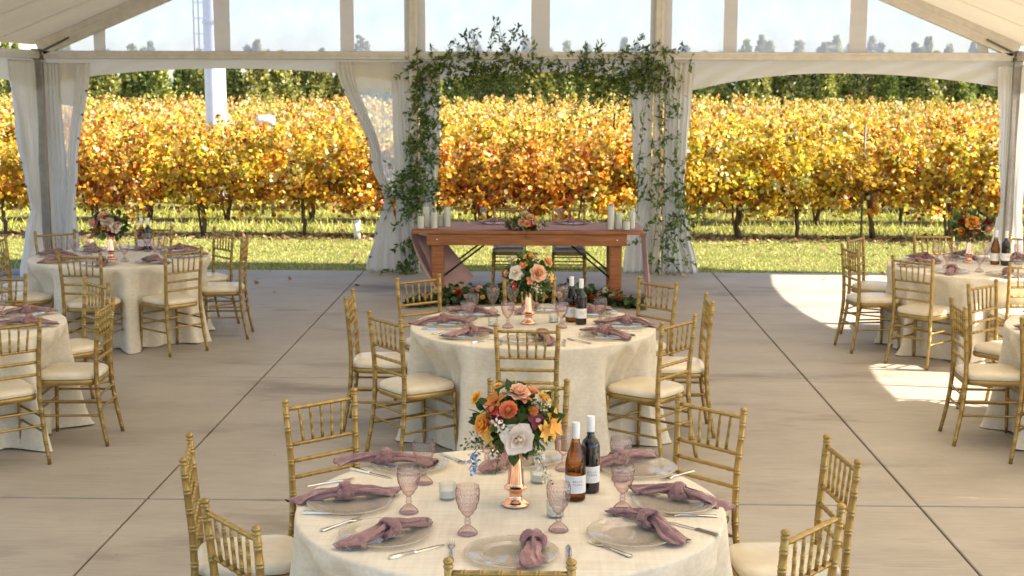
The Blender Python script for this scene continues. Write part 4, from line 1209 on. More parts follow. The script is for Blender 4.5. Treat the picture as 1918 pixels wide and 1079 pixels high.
def flower(kind, col, var=0):
    """flower of unit radius opening to +z; colour graded from heart to rim"""
    key = (kind, col, var)
    if key in _fl: return _fl[key]
    r = np.random.default_rng(abs(hash((kind, var))) % 9999 if False else sum(map(ord, kind))*7+var)
    c = np.array(col); mb = MB()
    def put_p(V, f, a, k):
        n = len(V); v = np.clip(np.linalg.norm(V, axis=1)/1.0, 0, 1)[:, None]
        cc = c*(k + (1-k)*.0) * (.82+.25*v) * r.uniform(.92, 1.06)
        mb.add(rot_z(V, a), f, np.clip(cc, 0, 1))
    if kind == 'rose':
        i = 0
        for ring, (n, L, W, tilt, curl, cup, r0, z0) in enumerate([(3, .55, .26, .05, -.35, .9, .03, .25), (4, .62, .34, .16, -.25, .8, .09, .18), (5, .70, .40, .38, .05, .65, .14, .10), (6, .78, .46, .68, .35, .5, .18, .04), (7, .82, .50, 1.02, .55, .35, .2, .0)]):
            for k in range(n):
                V, f = petal(L, W, tilt+r.normal(0, .06), cup, curl+r.normal(0, .08), .1, r0=r0, z0=z0, wav=.03, ph=r.uniform(0, 6))
                put_p(V, f, 2*PI*(k+.5*(ring % 2))/n + r.normal(0, .12), 1.1-.04*ring)
    elif kind == 'star':
        for ring, (n, L, W, tilt, curl, cup, r0, z0, pt) in enumerate([(3, .42, .2, .05, -.3, .9, .02, .3, .1), (4, .5, .26, .25, -.1, .7, .06, .25, .1), (4, .62, .34, .62, .25, .45, .1, .16, .3), (5, .92, .60, 1.05, .55, .20, .12, .10, .55), (4, 1.0, .64, 1.28, .50, .15, .1, .0, .50)]):
            for k in range(n):
                V, f = petal(L*r.uniform(.88, 1.08), W, tilt+r.normal(0, .10), cup, curl+r.normal(0, .15), pt, r0=r0, z0=z0, wav=.07 if ring > 2 else .03, ph=r.uniform(0, 6)); put_p(V, f, 2*PI*(k+.5*(ring % 2))/n+r.normal(0, .14), 1.05-.05*ring)
    elif kind == 'ranunculus':
        for ring in range(8):
            n = 6+ring; R_ = .16+.105*ring; tilt = .10+.13*ring
            for k in range(n):
                V, f = petal(.50-.02*ring, .21+.026*ring, tilt, .45, -.42+.06*ring, .0, nu=4, nv=4, r0=R_*.72, z0=.42-.05*ring); put_p(V, f, 2*PI*(k+.37*ring)/n, 1.08-.02*ring)
        lathe(mb, [(0, .62), (.09, .6), (.15, .52), (.16, .4)], 12, (.30, .42, .06))
        a = np.arange(14)/14*2*PI
        for q in a: mb.add(np.array([(.17*math.cos(q), .17*math.sin(q), .62), (.21*math.cos(q+.15), .21*math.sin(q+.15), .5), (.21*math.cos(q-.15), .21*math.sin(q-.15), .5)]), [(0, 1, 2)], (.75, .55, .08))
    elif kind == 'daisy':
        for ring in range(4):
            n = 18-2*ring
            for k in range(n):
                V, f = petal(1.0-.18*ring, .13, 1.45-.25*ring, .1, .1, .2, nu=3, nv=4, r0=.05, z0=.05*ring); put_p(V, f, 2*PI*(k+.5*ring)/n+r.normal(0, .05), 1.0+.05*ring)
        lathe(mb, [(0, .25), (.12, .23), (.18, .14)], 10, c*.8)
    elif kind == 'orchid':
        for k in range(5):
            V, f = petal(.95, .34 if k % 2 else .42, 1.25, .15, .25, .35, r0=.05, wav=.05, ph=k); put_p(V, f, 2*PI*k/5+r.normal(0, .1), 1.0)
        V, f = petal(.5, .22, .7, .6, .4, .2, r0=.02, z0=.1); mb.add(rot_z(V, 2.2), f, (.75, .35, .33))
    elif kind == 'lily':
        for k in range(6):
            V, f = petal(1.15, .36, .85+.12*(k % 2), .45, .55, .35, nv=7, r0=.04, wav=.06, ph=k*2); put_p(V, f, 2*PI*k/6+r.normal(0, .12), 1.05)
    me = mb.mesh(kind, M_PETAL, True); _fl[key] = me; return me
OV = [(0, 0, 0), (.30, .28, .03), (.34, .55, .0), (.16, .82, -.06), (0, 1, -.14), (-.16, .82, -.06), (-.34, .55, .0), (-.30, .28, .03), (0, .5, -.05)]
OVF = [(8, i, (i+1) % 8) for i in range(8)]
GREENS = np.array([(.045, .095, .022), (.075, .14, .03), (.13, .19, .045), (.03, .065, .022)])
def orient(d, roll=0.):
    d = Vector(d).normalized(); return d.to_track_quat('Z', 'Y') @ Matrix.Rotation(roll, 4, 'Z').to_quaternion()
CO = dict(blush=(.92, .80, .68), coral=(.90, .36, .17), peach=(.92, .60, .39), cream=(.85, .74, .50), rust=(.60, .20, .04), yellow=(.86, .52, .06), orange=(.88, .45, .08), maroon=(.23, .018, .025), red=(.55, .045, .03), gold=(.88, .55, .14), white=(.84, .80, .68), plum=(.17, .03, .05), pink=(.82, .42, .38), melon=(.90, .50, .24))
def bouquet(name, loc, label, fl, R=(.15, .15, .13), nleaf=240, sprays=(), seed=0, berries=(), scale=1.0, leaf=.05, blue=None, cat='bouquet', grp=None, squash=None, sx=1.0):
    """fl: (kind, colour, dx, dz, radius, dy) around the middle of the bouquet"""
    e = empty(name, loc); e.scale = (scale,)*3; tag(e, label, cat, grp)
    r = np.random.default_rng(seed+900)
    for q in fl:
        kind, col, dx, dz, rd, dy = q
        d = Vector((dx, dy, dz*.9+.03))
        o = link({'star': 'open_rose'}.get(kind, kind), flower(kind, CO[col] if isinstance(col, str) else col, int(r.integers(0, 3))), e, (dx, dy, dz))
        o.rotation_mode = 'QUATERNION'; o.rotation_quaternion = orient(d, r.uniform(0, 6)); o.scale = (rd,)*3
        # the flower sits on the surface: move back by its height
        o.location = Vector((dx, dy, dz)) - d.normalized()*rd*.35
    n = nleaf
    P = rvec(n, r)*np.array(R)*(r.uniform(.35, 1.0, (n, 1)))
    D = P/np.array(R) + r.normal(0, .5, (n, 3))
    Nn = rvec(n, r) + np.array([0, 0, .7])
    c = GREENS[r.integers(0, 4, n)]*r.uniform(.7, 1.5, (n, 1))
    mb = MB(); leaf_cloud(mb, P, D, Nn, r.uniform(.7, 1.4, n)*leaf, OV, OVF, c)
    link('foliage', mb.mesh('foliage', M_GREEN, True), e)
    for (x0, y0, z0, x1, y1, z1, nb, kind) in sprays:
        mb = MB(); t = np.linspace(0, 1, 8)
        p = np.stack([x0+(x1-x0)*t, y0+(y1-y0)*t, z0+(z1-z0)*t**1.6], 1)
        tube(mb, p, .0014, 5, (.10, .13, .04))
        tt = r.uniform(.15, 1, nb)
        B = np.stack([np.interp(tt, t, p[:, k]) for k in range(3)], 1) + r.normal(0, .013, (nb, 3))
        if kind == 'leaf':
            leaf_cloud(mb, B, r.normal(size=(nb, 3))+np.array([0, 0, -.3]), rvec(nb, r), r.uniform(.010, .02, nb), OV, OVF, np.array([(.16, .19, .05), (.24, .25, .08), (.11, .15, .04)])[r.integers(0, 3, nb)])
        else:
            leaf_cloud(mb, B, rvec(nb, r), rvec(nb, r), r.uniform(.010, .017, nb), OV, OVF, np.array([(.80, .74, .60), (.74, .66, .48), (.82, .78, .7)])[r.integers(0, 3, nb)], wid=1.5)
            k = nb//2; leaf_cloud(mb, B[:k]+r.normal(0, .008, (k, 3)), rvec(k, r), rvec(k, r), r.uniform(.010, .016, k), OV, OVF, np.tile((.12, .16, .04), (k, 1)))
        link('flower_sprig' if kind != 'leaf' else 'leaf_sprig', mb.mesh('sprig', M_PETAL, True), e)
    if blue:
        mb = MB(); n = 46; t = r.random(n)
        P = np.array(blue)[None]*1.0 + np.stack([-.01*t+r.normal(0, .010, n), r.normal(0, .010, n), -.085*t], 1)
        leaf_cloud(mb, P, rvec(n, r), rvec(n, r), r.uniform(.012, .018, n), OV, OVF, np.array([(.20, .32, .62), (.30, .42, .70), (.42, .52, .74)])[r.integers(0, 3, n)], wid=1.3)
        link('hyacinth', mb.mesh('hyacinth', M_PETAL, True), e)
    return e
def vase(x, y, z, label, s=1.0):
    pr = [(0, .0), (.048, .0), (.054, .004), (.054, .011), (.047, .016), (.040, .022), (.030, .028), (.0255, .036), (.0245, .048), (.027, .058), (.034, .064), (.044, .069), (.0455, .075), (.040, .080), (.0345, .084), (.0335, .09), (.030, .125), (.0245, .175), (.0205, .208), (.0225, .222), (.031, .238), (.029, .238), (.018, .212), (.0, .2)]
    mb = MB(); lathe(mb, pr, 40)
    o = link('copper_vase', mb.mesh('copper_vase', M_COPPER, True, 60), None, (x, y, z)); o.scale = (s,)*3
    tag(o, label, 'vase', 'copper vases on the round tables'); return o
K = 1/495.
def f1(kind, col, px, py, dpx, dy): return (kind, col, (px-973)*K, (785-py)*K, dpx*K/2, dy)
vase(-.098, 5.065, ZT, 'rose gold pedestal vase in the middle of the nearest round table')
F1 = [f1('star', 'blush', 979, 803, 66, -.165), f1('ranunculus', 'coral', 960, 747, 38, -.150), f1('rose', 'peach', 979, 722, 46, -.06), f1('rose', 'cream', 953, 724, 26, -.06), f1('lily', 'rust', 933, 738, 40, -.10), f1('daisy', 'yellow', 895, 735, 34, -.05),
      f1('daisy', 'gold', 938, 714, 22, -.03), f1('rose', 'orange', 911, 781, 48, -.11), f1('orchid', 'maroon', 936, 761, 46, -.14), f1('lily', 'gold', 922, 806, 32, -.12), f1('rose', 'gold', 1028, 738, 36, -.05), f1('orchid', 'plum', 1013, 771, 40, -.12), f1('lily', 'orange', 1046, 785, 58, -.07), f1('rose', 'melon', 1004, 728, 34, .0),
      f1('orchid', 'red', 929, 751, 34, -.12), f1('lily', 'gold', 1030, 792, 40, -.11), f1('orchid', 'coral', 990, 732, 34, -.07), f1('rose', 'peach', 1000, 740, 36, .10), f1('rose', 'orange', 940, 750, 40, .12), f1('rose', 'cream', 990, 780, 40, .15), f1('daisy', 'rust', 1008, 752, 22, -.12)]
SP1 = [(-.05, -.05, -.02, -.18, -.04, -.16, 46, 'leaf'), (-.04, -.08, -.05, -.075, -.10, -.19, 46, 'leaf'), (.03, -.08, -.06, .13, -.10, -.215, 60, 'bloom'), (-.08, -.10, .0, -.155, -.08, -.10, 42, 'bloom'), (.06, -.06, .06, .115, -.09, .09, 46, 'bloom'), (.05, 0, .05, .16, -.02, .14, 30, 'leaf'), (-.10, -.05, -.05, -.19, -.02, -.10, 40, 'leaf'), (-.03, -.14, .0, -.07, -.15, .02, 26, 'bloom'), (.04, -.04, -.04, .07, -.12, -.15, 34, 'leaf')]
bouquet('flower_bouquet', (-.098, 5.065, 1.097), 'large autumn bouquet with a blush open rose on the nearest round table', F1, (.145, .13, .115), 300, SP1, 1, leaf=.052, blue=(-.155, -.05, -.115), grp='bouquets on the round tables')
# middle table
vase(-.092, 9.065, ZT, 'rose gold pedestal vase in the middle of the middle round table')
K = 1/280.
def f2(kind, col, px, py, dpx, dy): return (kind, col, (px-993)*K, (515-py)*K, dpx*K/2, dy)
F2 = [f2('star', 'blush', 967, 508, 30, -.14), f2('rose', 'peach', 1012, 508, 36, -.15), f2('rose', 'gold', 995, 481, 26, -.05), f2('rose', 'melon', 1030, 490, 24, -.05), f2('orchid', 'coral', 997, 522, 20, -.15), f2('lily', 'gold', 1036, 518, 20, -.08), f2('orchid', 'rust', 982, 494, 20, -.12), f2('rose', 'cream', 962, 486, 18, -.03), f2('orchid', 'red', 965, 534, 18, -.12), f2('rose', 'peach', 950, 512, 16, -.06), f2('rose', 'rust', 945, 513, 14, -.03), f2('rose', 'cream', 1006, 478, 18, .05), f2('rose', 'blush', 990, 490, 30, .12)]
SP2 = [(.03, -.10, -.06, .07, -.15, -.10, 40, 'bloom'), (.08, -.02, 0, .16, -.03, -.03, 40, 'bloom'), (0, -.05, .06, .06, -.08, .13, 44, 'bloom'), (-.08, -.02, .06, -.15, -.02, .10, 40, 'bloom'), (.05, -.05, -.05, .10, -.08, -.17, 40, 'leaf'), (-.06, -.05, -.05, -.11, -.06, -.16, 34, 'leaf')]
bouquet('flower_bouquet', (-.092, 9.065, 1.10), 'peach and blush rose bouquet on the middle round table', F2, (.14, .13, .13), 280, SP2, 2, grp='bouquets on the round tables')
def rand_fl(seed, n, R, cols, rmin, rmax, front=True, flat=1.0):
    r = np.random.default_rng(seed); out = []
    for i in range(n):
        d = rvec(1, r)[0]
        if front: d[1] = -abs(d[1])
        if d[2] < -.55: d[2] *= -.5
        p = d*np.array(R)*1.02
        out.append((['rose', 'rose', 'orchid', 'ranunculus', 'lily', 'rose'][r.integers(0, 6)], cols[r.integers(0, len(cols))], float(p[0]), float(p[2]), float(r.uniform(rmin, rmax)), float(p[1])))
    return out
vase(-3.97, 12.30, ZT, 'rose gold pedestal vase on the far left round table', .98)
bouquet('flower_bouquet', (-3.97, 12.30, 1.08), 'peach, pink and maroon bouquet on the far left round table', [('rose', 'blush', .09, -.01, .065, -.12), ('rose', 'peach', -.02, .09, .07, -.10), ('rose', 'pink', -.12, .02, .06, -.08)] + rand_fl(3, 17, (.17, .13, .12), ['peach', 'blush', 'maroon', 'plum', 'rust', 'pink'], .03, .055), (.17, .14, .13), 300, [], 3, grp='bouquets on the round tables')
vase(3.90, 12.40, ZT, 'rose gold pedestal vase on the far right round table', .98)
bouquet('flower_bouquet', (3.90, 12.40, 1.10), 'orange and maroon bouquet on the far right round table', [('rose', 'orange', -.02, .04, .075, -.12), ('rose', 'pink', .13, -.03, .06, -.08), ('orchid', 'maroon', .0, -.06, .06, -.12)] + rand_fl(4, 18, (.18, .13, .12), ['maroon', 'plum', 'rust', 'orange', 'peach', 'red'], .03, .05), (.18, .14, .13), 320, [], 4, grp='bouquets on the round tables')

# ------------------------------------------------------------------ head table
HX0, HX1, HY0, HY1, HZ = -1.45, 1.12, 14.86, 15.82, .755
ht = empty('farm_table', ((HX0+HX1)/2, (HY0+HY1)/2, 0)); tag(ht, 'long red brown wooden farm table between the garlanded tent posts', 'table')
HO = Vector(ht.location)
def hpart(name, mb, mat, smooth=False):
    o = link(name, mb.mesh(name, mat, smooth), ht); o.location = -HO; return o
mb = MB()
nb = 5
for i in range(nb):
    y0 = HY0+(HY1-HY0)*i/nb; y1 = HY0+(HY1-HY0)*(i+1)/nb
    box(mb, (HX0, y0+.002, HZ-.036), (HX1, y1-.002, HZ), bev=.005)
hpart('tabletop', mb, M_WOOD)
for y in (HY0+.03, HY1-.07):
    mb = MB(); box(mb, (-1.285, y, HZ-.165), (.93, y+.04, HZ-.0375), bev=.004); hpart('apron', mb, M_WOOD)
for x in (-1.28, .885):
    mb = MB(); box(mb, (x, HY0+.075, HZ-.155), (x+.04, HY1-.075, HZ-.038), bev=.004); hpart('apron', mb, M_WOOD)
for x in (-1.235, .745):
    for y in (HY0+.075, HY1-.21):
        mb = MB(); box(mb, (x, y, 0), (x+.135, y+.135, HZ-.15), bev=.008); hpart('leg', mb, M_WOOD)
for x0, x1 in ((-.62, -1.12), (.29, .75)):
    for y in (HY0+.15, HY1-.15):
        mb = MB(); tube(mb, [(x0, y, HZ-.15), (x1, y, .22)], .011, 8); tube(mb, [(x1, y, .20), (x1+.02*(1 if x1 > 0 else -1), y, .30)], .016, 8); hpart('brace', mb, M_BLACK, True)
for x in (-1.17, .82):
    mb = MB(); lathe(mb, [(0, .012), (.010, .010), (.014, .0)], 12); o = hpart('bolt_head', mb, M_STEEL, True); o.location = Vector((x, HY0+.03, HZ-.10))-HO; o.rotation_euler = (PI/2, 0, 0)
# gauzy runner lying along the table and hanging off both ends
mb = MB(); V = []; nu, nv = 90, 13
ry0, ry1 = HY0+.06, HY1-.04
r = np.random.default_rng(3)
for i in range(nu):
    s = -2.15 + 4.15*i/(nu-1)
    for j in range(nv):
        v = j/(nv-1)
        y = ry0+(ry1-ry0)*v
        if HX0 <= s <= HX1: V.append((s, y, HZ+.004+.003*abs(math.sin(v*14+s*3))+.002*math.sin(s*9)))
        elif s < HX0:
            d = HX0-s; k = min(1, d/.70); dd = d*1.0
            # left end gathers and swings inwards below the top
            yy = ry0+.02 + (ry1-ry0)*(v*(1-.55*k)) - .03*k
            xx = HX0 - .018*math.sin(min(1, d/.05)*PI/2) + .30*k**1.6 + .035*math.sin(v*15)*k
            V.append((xx, yy, HZ+.004-dd*1.0+.02*math.sin(v*9)*k))
        else:
            d = s-HX1; k = min(1, d/.66)
            yy = ry0 + .03 + (ry1-ry0)*v*(1-.62*k)
            xx = HX1 + .015*math.sin(min(1, d/.05)*PI/2) + .05*k + .028*math.sin(v*17)*k
            V.append((xx, yy, max(.006, HZ+.004-d*.98)))
mb.add(V, grid_faces(nv, nu))
e = empty('table_runner', (0, (HY0+HY1)/2, HZ)); tag(e, 'dusty mauve gauze runner laid along the wooden head table', 'table runner')
o = link('runner_cloth', mb.mesh('runner_cloth', M_RUN, True), e); o.location = -Vector(e.location)
# the wide flap that swings under the table at the left
mb = MB(); V = []
C0 = [(-1.43, 15.0, .70), (-1.30, 14.98, .45), (-1.16, 14.96, .06)]
for i in range(26):
    t = i/25
    a = np.array([smooth_interp(np.array([t]), [0, .5, 1], [c[k] for c in C0])[0] for k in range(3)])
    b = np.array([np.interp(t, [0, .72, 1], c) for c in ([-1.16, -.78, -.93], [15.30, 15.22, 15.05], [.66, .20, .02])])
    for j in range(16):
        v = j/15; p = a*(1-v)+b*v; p[2] = max(.006, p[2] - .012*math.sin(v*PI)); p[1] += .016*math.sin(v*11+t*3)
        V.append(tuple(p))
mb.add(V, grid_faces(16, 26)); o = link('hanging_end', mb.mesh('hanging_end', M_RUN, True), e); o.location = -Vector(e.location)
place_chair(-.385, 15.90, 180, 'gold chair behind the head table, left of its flowers', 'gold chairs behind the head table')
place_chair(.305, 15.90, 180, 'gold chair behind the head table, right of its flowers', 'gold chairs behind the head table')
# pillar candles in glass
def pillar(x, y, h, label, rr=.037):
    e = empty('pillar_candle', (x, y, HZ+.008)); tag(e, label, 'candle', 'pillar candles on the head table')
    mb = MB(); lathe(mb, [(0, .002), (rr, .002), (rr, h-.035), (rr-.006, h-.032), (rr*.5, h-.040), (0, h-.042)], 20); tube(mb, [(0, 0, h-.043), (.002, 0, h-.028)], .0015, 5)
    link('wax', mb.mesh('wax', M_WAX, True, 50), e)
    mb = MB(); lathe(mb, [(0, .0), (rr+.006, .0), (rr+.007, h), (rr+.0055, h), (rr+.0045, .003)], 24); link('glass_cylinder', mb.mesh('glass_cylinder', M_CLEAR, True, 50), e)
for x, y, h, lab in ((-1.356, 15.02, .165, 'short pillar candle at the left end of the head table'), (-1.312, 15.20, .255, 'tall pillar candle behind the short one, left end of head table'), (-1.211, 15.06, .20, 'medium pillar candle, third from the left end of the head table'), (-1.148, 15.28, .155, 'low pillar candle behind the left candle cluster'), (-1.075, 15.22, .245, 'tall pillar candle, innermost of the left cluster'),
                     (.755, 15.0, .275, 'tallest pillar candle, innermost of the right cluster'), (.845, 15.06, .20, 'medium pillar candle in the right cluster'), (.927, 14.97, .125, 'shortest pillar candle in front of the right cluster'), (.995, 15.10, .225, 'tall pillar candle nearest the right end of the head table'), (.77, 15.22, .27, 'tall pillar candle behind the tallest of the right cluster')):
    pillar(x, y, h, lab)
HG = 'place settings on the head table'
for x, lab in ((-.686, 'left'), (.185, 'right')):
    o = link('goblet', ME_GOB, None, (x, 15.70, HZ+.006)); tag(o, f'pink goblet of the {lab} place at the wooden head table', 'goblet', HG)
for x, lab in ((-.536, 'left'), (.344, 'right')):
    o = link('charger_plate', ME_PLATE, None, (x, 15.58, HZ+.006)); tag(o, f'clear glass plate of the {lab} place at the wooden head table', 'plate', HG)
    o = link('napkin', ME_NAP[2], None, (x-.02, 15.56, HZ+.016), (0, 0, .3)); tag(o, f'knotted mauve napkin of the {lab} place at the wooden head table', 'napkin', HG)
bouquet('flower_arrangement', (-.175, 14.97, HZ+.075), 'low arrangement of peach roses on the wooden head table', [('rose', 'peach', -.06, .03, .055, -.10), ('rose', 'peach', .04, .08, .05, -.08), ('rose', 'blush', .14, -.02, .05, -.08), ('orchid', 'red', .06, .02, .05, -.11), ('rose', 'pink', -.16, -.01, .045, -.05), ('rose', 'cream', -.02, .12, .045, -.04), ('rose', 'melon', .0, .01, .045, -.12), ('lily', 'gold', .11, .06, .04, -.06)] + rand_fl(6, 9, (.19, .09, .10), ['peach', 'blush', 'maroon', 'orange', 'cream'], .025, .045), (.21, .10, .085), 320, [(0, -.08, -.03, .0, -.13, -.16, 40, 'leaf'), (-.1, 0, .03, -.22, -.04, -.03, 26, 'leaf'), (.1, 0, .03, .24, -.04, -.04, 26, 'leaf')], 6, cat='flower arrangement')

# ------------------------------------------------------------------ leafy garlands
ST = [(0, 0, 0), (.16, .25, .02), (.17, .55, .0), (0, 1, -.12), (-.17, .55, .0), (-.16, .25, .02)]
STF = [(0, 1, 5), (1, 2, 4), (1, 4, 5), (2, 3, 4)]
def garland(name, label, dens, nstem=10, seed=0, size=(.045, .085), cat='garland', y=YG-.16, extra=(), thin=1.0):
    """dens: list of (x, z, sx, sz, n): clumps of leaves; stems thread between clumps"""
    r = np.random.default_rng(seed+700)
    e = empty(name, (dens[0][0], y, 0)); tag(e, label, cat, 'smilax garlands on the tent frame'); eo = Vector(e.location)
    Ps = []; Ds = []
    mbS = MB()
    for (x, z, sx, sz, n) in dens:
        # short twigs, each carrying a dozen leaves
        nt_ = max(1, int(n*thin)//11)
        for k in range(nt_):
            p0 = np.array([x+r.normal(0, sx), y+r.normal(0, .05), z+r.normal(0, sz)])
            d = r.normal(size=3)*np.array([1, .6, 1]) + np.array([0, -.3, -.25]); d /= np.linalg.norm(d); L = r.uniform(.12, .26)
            t = np.linspace(0, 1, 5)
            path = p0 + d*L*t[:, None] + np.array([0, 0, -.05])*(t**2)[:, None]
            tube(mbS, path, .0022, 4, (.10, .12, .04), caps=False)
            m = 11; tt = r.uniform(.05, 1, m)
            q = np.stack([np.interp(tt, t, path[:, c]) for c in range(3)], 1)
            Ps.append(q + r.normal(0, .008, (m, 3))); Ds.append(d + r.normal(0, .75, (m, 3)))
    for ex in extra:
        (p0, p1, n) = ex; p0 = np.array(p0); p1 = np.array(p1); t = np.linspace(0, 1, 9)
        bow = r.normal(0, .05, 3); path = p0+(p1-p0)*t[:, None] + bow*np.sin(PI*t)[:, None]
        tube(mbS, path, .003, 5, (.09, .10, .04), caps=False)
        tt = r.uniform(.05, 1, n); q = np.stack([np.interp(tt, t, path[:, c]) for c in range(3)], 1)
        Ps.append(q + r.normal(0, .022, (n, 3))); Ds.append((p1-p0)/np.linalg.norm(p1-p0) + r.normal(0, .8, (n, 3)))
    P = np.concatenate(Ps); D = np.concatenate(Ds); n = len(P)
    c = np.array([(.075, .13, .025), (.12, .19, .035), (.21, .28, .06), (.05, .09, .02), (.30, .33, .09)])[r.integers(0, 5, n)]*r.uniform(.7, 1.3, (n, 1))
    mb = MB(); leaf_cloud(mb, P, D, rvec(n, r)+np.array([.2, -.5, .5]), r.uniform(size[0], size[1], n), ST, STF, c)
    o = link('foliage', mb.mesh('garland_foliage', M_GREEN, True), e); o.location = -eo
    o = link('stems', mbS.mesh('garland_stems', M_BARK, True), e); o.location = -eo
    return e
# left post: thick upper rope, wide bush at mid height, thinner foot
GL = [(-1.48, 2.58, .10, .06, 150), (-1.52, 2.40, .07, .08, 170), (-1.48, 2.22, .07, .08, 190), (-1.47, 2.02, .075, .08, 190), (-1.48, 1.84, .07, .08, 190), (-1.50, 1.66, .08, .08, 210), (-1.50, 1.48, .09, .07, 210), (-1.58, 1.30, .11, .07, 220), (-1.66, 1.14, .12, .07, 260), (-1.72, 1.00, .10, .06, 220), (-1.60, .96, .09, .07, 190), (-1.56, .80, .07, .07, 130), (-1.57, .62, .06, .08, 90), (-1.56, .42, .06, .08, 90), (-1.58, .24, .10, .06, 120), (-1.60, .10, .15, .04, 170), (-1.40, 1.10, .07, .09, 120)]
garland('leaf_garland', 'thick leafy smilax garland climbing the left tent post', GL, seed=1, thin=.85, extra=[((-1.55, YG-.13, 2.6), (-1.6, YG-.16, .05), 60), ((-1.48, YG-.14, 2.5), (-1.55, YG-.2, .9), 60), ((-1.6, YG-.2, .07), (-2.0, YG-.35, .03), 26)])
GT_ = []
rr = np.random.default_rng(31)
for x in np.linspace(-1.42, 1.36, 22):
    d = 1.0
    if x < -1.0: z, sz, n = 2.60, .065, 88
    elif x < -.05: z, sz, n = 2.57, .085, 99
    elif x < .4: z, sz, n = 2.58, .08, 44
    else: z, sz, n = 2.50, .12, 150
    GT_.append((x, z+rr.normal(0, .02), .08, sz, n))
GT_ += [(-.9, 2.40, .15, .05, 90), (-.5, 2.42, .15, .07, 110), (.2, 2.38, .15, .06, 44), (.55, 2.34, .12, .09, 77), (.85, 2.32, .12, .09, 110), (1.1, 2.28, .08, .13, 88), (-.1, 2.36, .12, .06, 80), (1.1, 2.05, .05, .10, 46), (-1.1, 2.36, .1, .05, 60), (-1.25, 2.25, .07, .07, 40)]
UP = [((x, YG-.12, 2.68), (x+dx, YG-.14, zt), n) for x, dx, zt, n in ((-1.15, .05, 2.86, 16), (-.95, .10, 3.02, 26), (-.85, -.12, 2.95, 22), (-.72, .12, 3.12, 34), (-.60, .02, 3.16, 34), (-.50, .18, 3.05, 30), (-.35, .15, 2.95, 22), (-.78, -.02, 2.98, 24), (-.45, -.1, 2.93, 24), (.45, .05, 2.84, 20), (.62, .12, 2.86, 22), (.9, .12, 2.84, 18), (1.15, .08, 2.90, 24), (-1.0, -.1, 2.85, 14), (-.2, .1, 2.82, 12))]
garland('leaf_garland', 'leafy smilax garland draped along the gable beam with upright sprays', GT_, seed=2, extra=UP)
GR = [(1.47, 2.72, .12, .05, 150), (1.25, 2.66, .12, .06, 120), (1.70, 2.62, .07, .07, 44), (1.50, 2.45, .10, .10, 66), (1.42, 2.2, .10, .10, 55), (1.60, 2.05, .10, .10, 40), (1.30, 1.95, .10, .12, 44), (1.45, 1.75, .11, .10, 55), (1.68, 1.65, .07, .12, 44), (1.25, 1.55, .07, .10, 33), (1.48, 1.45, .11, .10, 66), (1.65, 1.32, .10, .10, 66), (1.35, 1.20, .09, .08, 77), (1.70, 1.12, .09, .08, 88), (1.55, .98, .12, .08, 88), (1.85, .95, .10, .07, 77), (1.30, .98, .08, .10, 55), (1.55, .78, .13, .08, 99), (1.78, .66, .10, .08, 66), (1.50, .60, .13, .08, 99), (1.40, .42, .10, .10, 66), (1.66, .42, .12, .08, 77), (1.50, .22, .16, .06, 99), (1.45, .08, .2, .03, 88), (1.9, .80, .07, .06, 44)]
garland('leaf_garland', 'loose airy smilax garland hanging down the right tent post', GR, seed=3, size=(.045, .085), thin=.72, extra=[((1.40, YG-.12, 2.6), (1.36, YG-.16, .1), 70), ((1.52, YG-.12, 2.6), (1.58, YG-.16, .1), 80), ((1.70, YG-.12, 2.55), (1.72, YG-.14, .5), 60), ((1.30, YG-.12, 2.4), (1.18, YG-.14, .7), 46)])
# floor garland in front of the head table
r = np.random.default_rng(88)
e = empty('floor_garland', (-.2, 14.55, 0)); tag(e, 'low floor garland of greenery and roses before the head table', 'garland')
n = 2300; t = r.random(n); x = -1.45 + 2.5*t
yc = 14.62 + .0*x - .30*((x+.2)/1.25)**2
h = .11*(1-((x+.2)/1.30)**4)+.02
P = np.stack([x, yc + r.normal(0, .085, n), np.abs(r.normal(0, .6, n))*h+.012], 1)
c = np.array([(.04, .075, .02), (.075, .12, .03), (.15, .16, .04), (.03, .055, .02)])[r.integers(0, 4, n)]*r.uniform(.7, 1.3, (n, 1))
mb = MB(); leaf_cloud(mb, P-np.array([-.2, 14.55, 0]), r.normal(size=(n, 3))*np.array([1.2, 1, .5])+np.array([0, -.2, .15]), rvec(n, r)+np.array([0, -.2, .7]), r.uniform(.05, .09, n), OV, OVF, c)
link('foliage', mb.mesh('floor_foliage', M_GREEN, True), e)
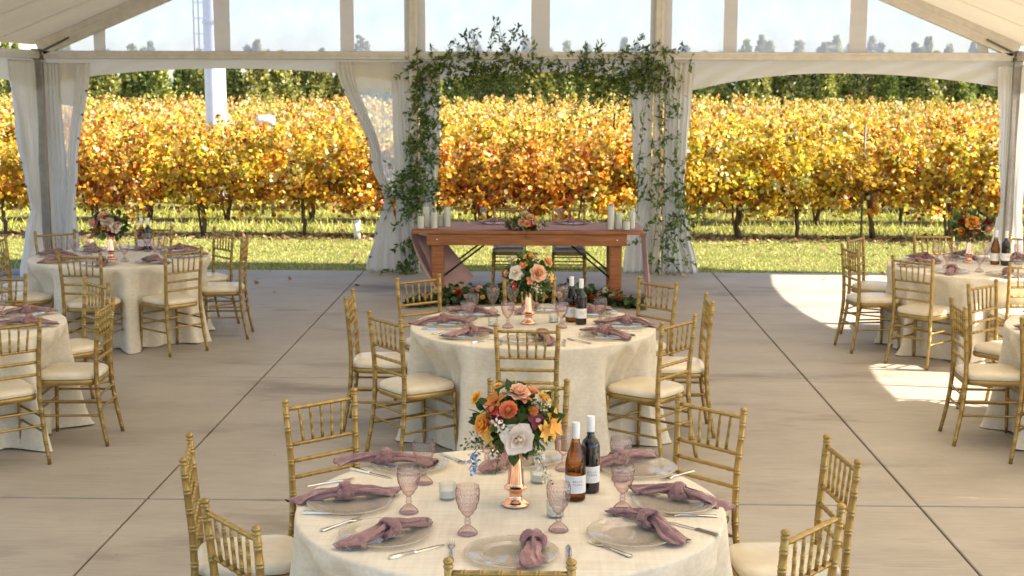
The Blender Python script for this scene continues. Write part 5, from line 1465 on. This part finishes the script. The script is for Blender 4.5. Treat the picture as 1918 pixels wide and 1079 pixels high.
for i in range(34):
    xx = -1.3+2.2*(i+r.uniform(.1, .9))/34; y_ = 14.62-.30*((xx+.2)/1.25)**2 + r.normal(0, .06)-.04
    col = ['peach', 'cream', 'gold', 'red', 'melon', 'pink', 'cream', 'orange'][r.integers(0, 8)]
    o = link('rose', flower('rose', CO[col], int(r.integers(0, 3))), e, (xx+.2, y_-14.55, r.uniform(.07, .17))); o.scale = (float(r.uniform(.025, .045)),)*3
    o.rotation_euler = (r.uniform(.4, 1.2), r.normal(0, .3), r.uniform(-.6, .6))

# ------------------------------------------------------------------ light, sky, camera
sun_to = Vector((1.28, -.185, 1.0)).normalized()
ld = bpy.data.lights.new('sun', 'SUN'); ld.energy = 5.0; ld.angle = rad(.55); ld.color = (1.0, .925, .80)
lo = bpy.data.objects.new('sun', ld); COL.objects.link(lo)
lo.rotation_euler = (-sun_to).to_track_quat('-Z', 'Y').to_euler(); lo.location = (20, -5, 20)
w = bpy.data.worlds.new('World'); SC.world = w; w.use_nodes = True
nt = w.node_tree; bg = nt.nodes['Background']
sk = nt.nodes.new('ShaderNodeTexSky'); sk.sky_type = 'NISHITA'; sk.sun_disc = False
sk.sun_elevation = math.asin(sun_to.z); sk.sun_rotation = math.atan2(sun_to.x, sun_to.y)
sk.altitude = 100; sk.air_density = 1.0; sk.dust_density = 1.0; sk.ozone_density = 2.6
nt.links.new(sk.outputs[0], bg.inputs[0]); bg.inputs[1].default_value = .108

cam = bpy.data.cameras.new('camera'); co = bpy.data.objects.new('camera', cam); COL.objects.link(co)
cam.sensor_width = 36; cam.lens = 2540/1918*36; cam.clip_end = 2000; cam.clip_start = .05
co.location = (0, 0, 2.375)
co.rotation_euler = (Matrix.Rotation(.0226, 3, 'Z') @ Matrix.Rotation(PI/2-.1505, 3, 'X') @ Matrix.Rotation(.0028, 3, 'Z')).to_euler()
cam.dof.use_dof = True; cam.dof.focus_distance = 5.6; cam.dof.aperture_fstop = 7.0
SC.camera = co
SC.view_settings.view_transform = 'Standard'; SC.view_settings.look = 'None'; SC.view_settings.gamma = 1
SC.view_settings.exposure = 1.72
cy = SC.cycles
cy.use_denoising = True
try: cy.denoiser = 'OPENIMAGEDENOISE'
except Exception: pass
cy.max_bounces = 10; cy.diffuse_bounces = 5; cy.glossy_bounces = 4; cy.transmission_bounces = 6; cy.transparent_max_bounces = 24
cy.sample_clamp_indirect = 6; cy.caustics_reflective = False; cy.caustics_refractive = False
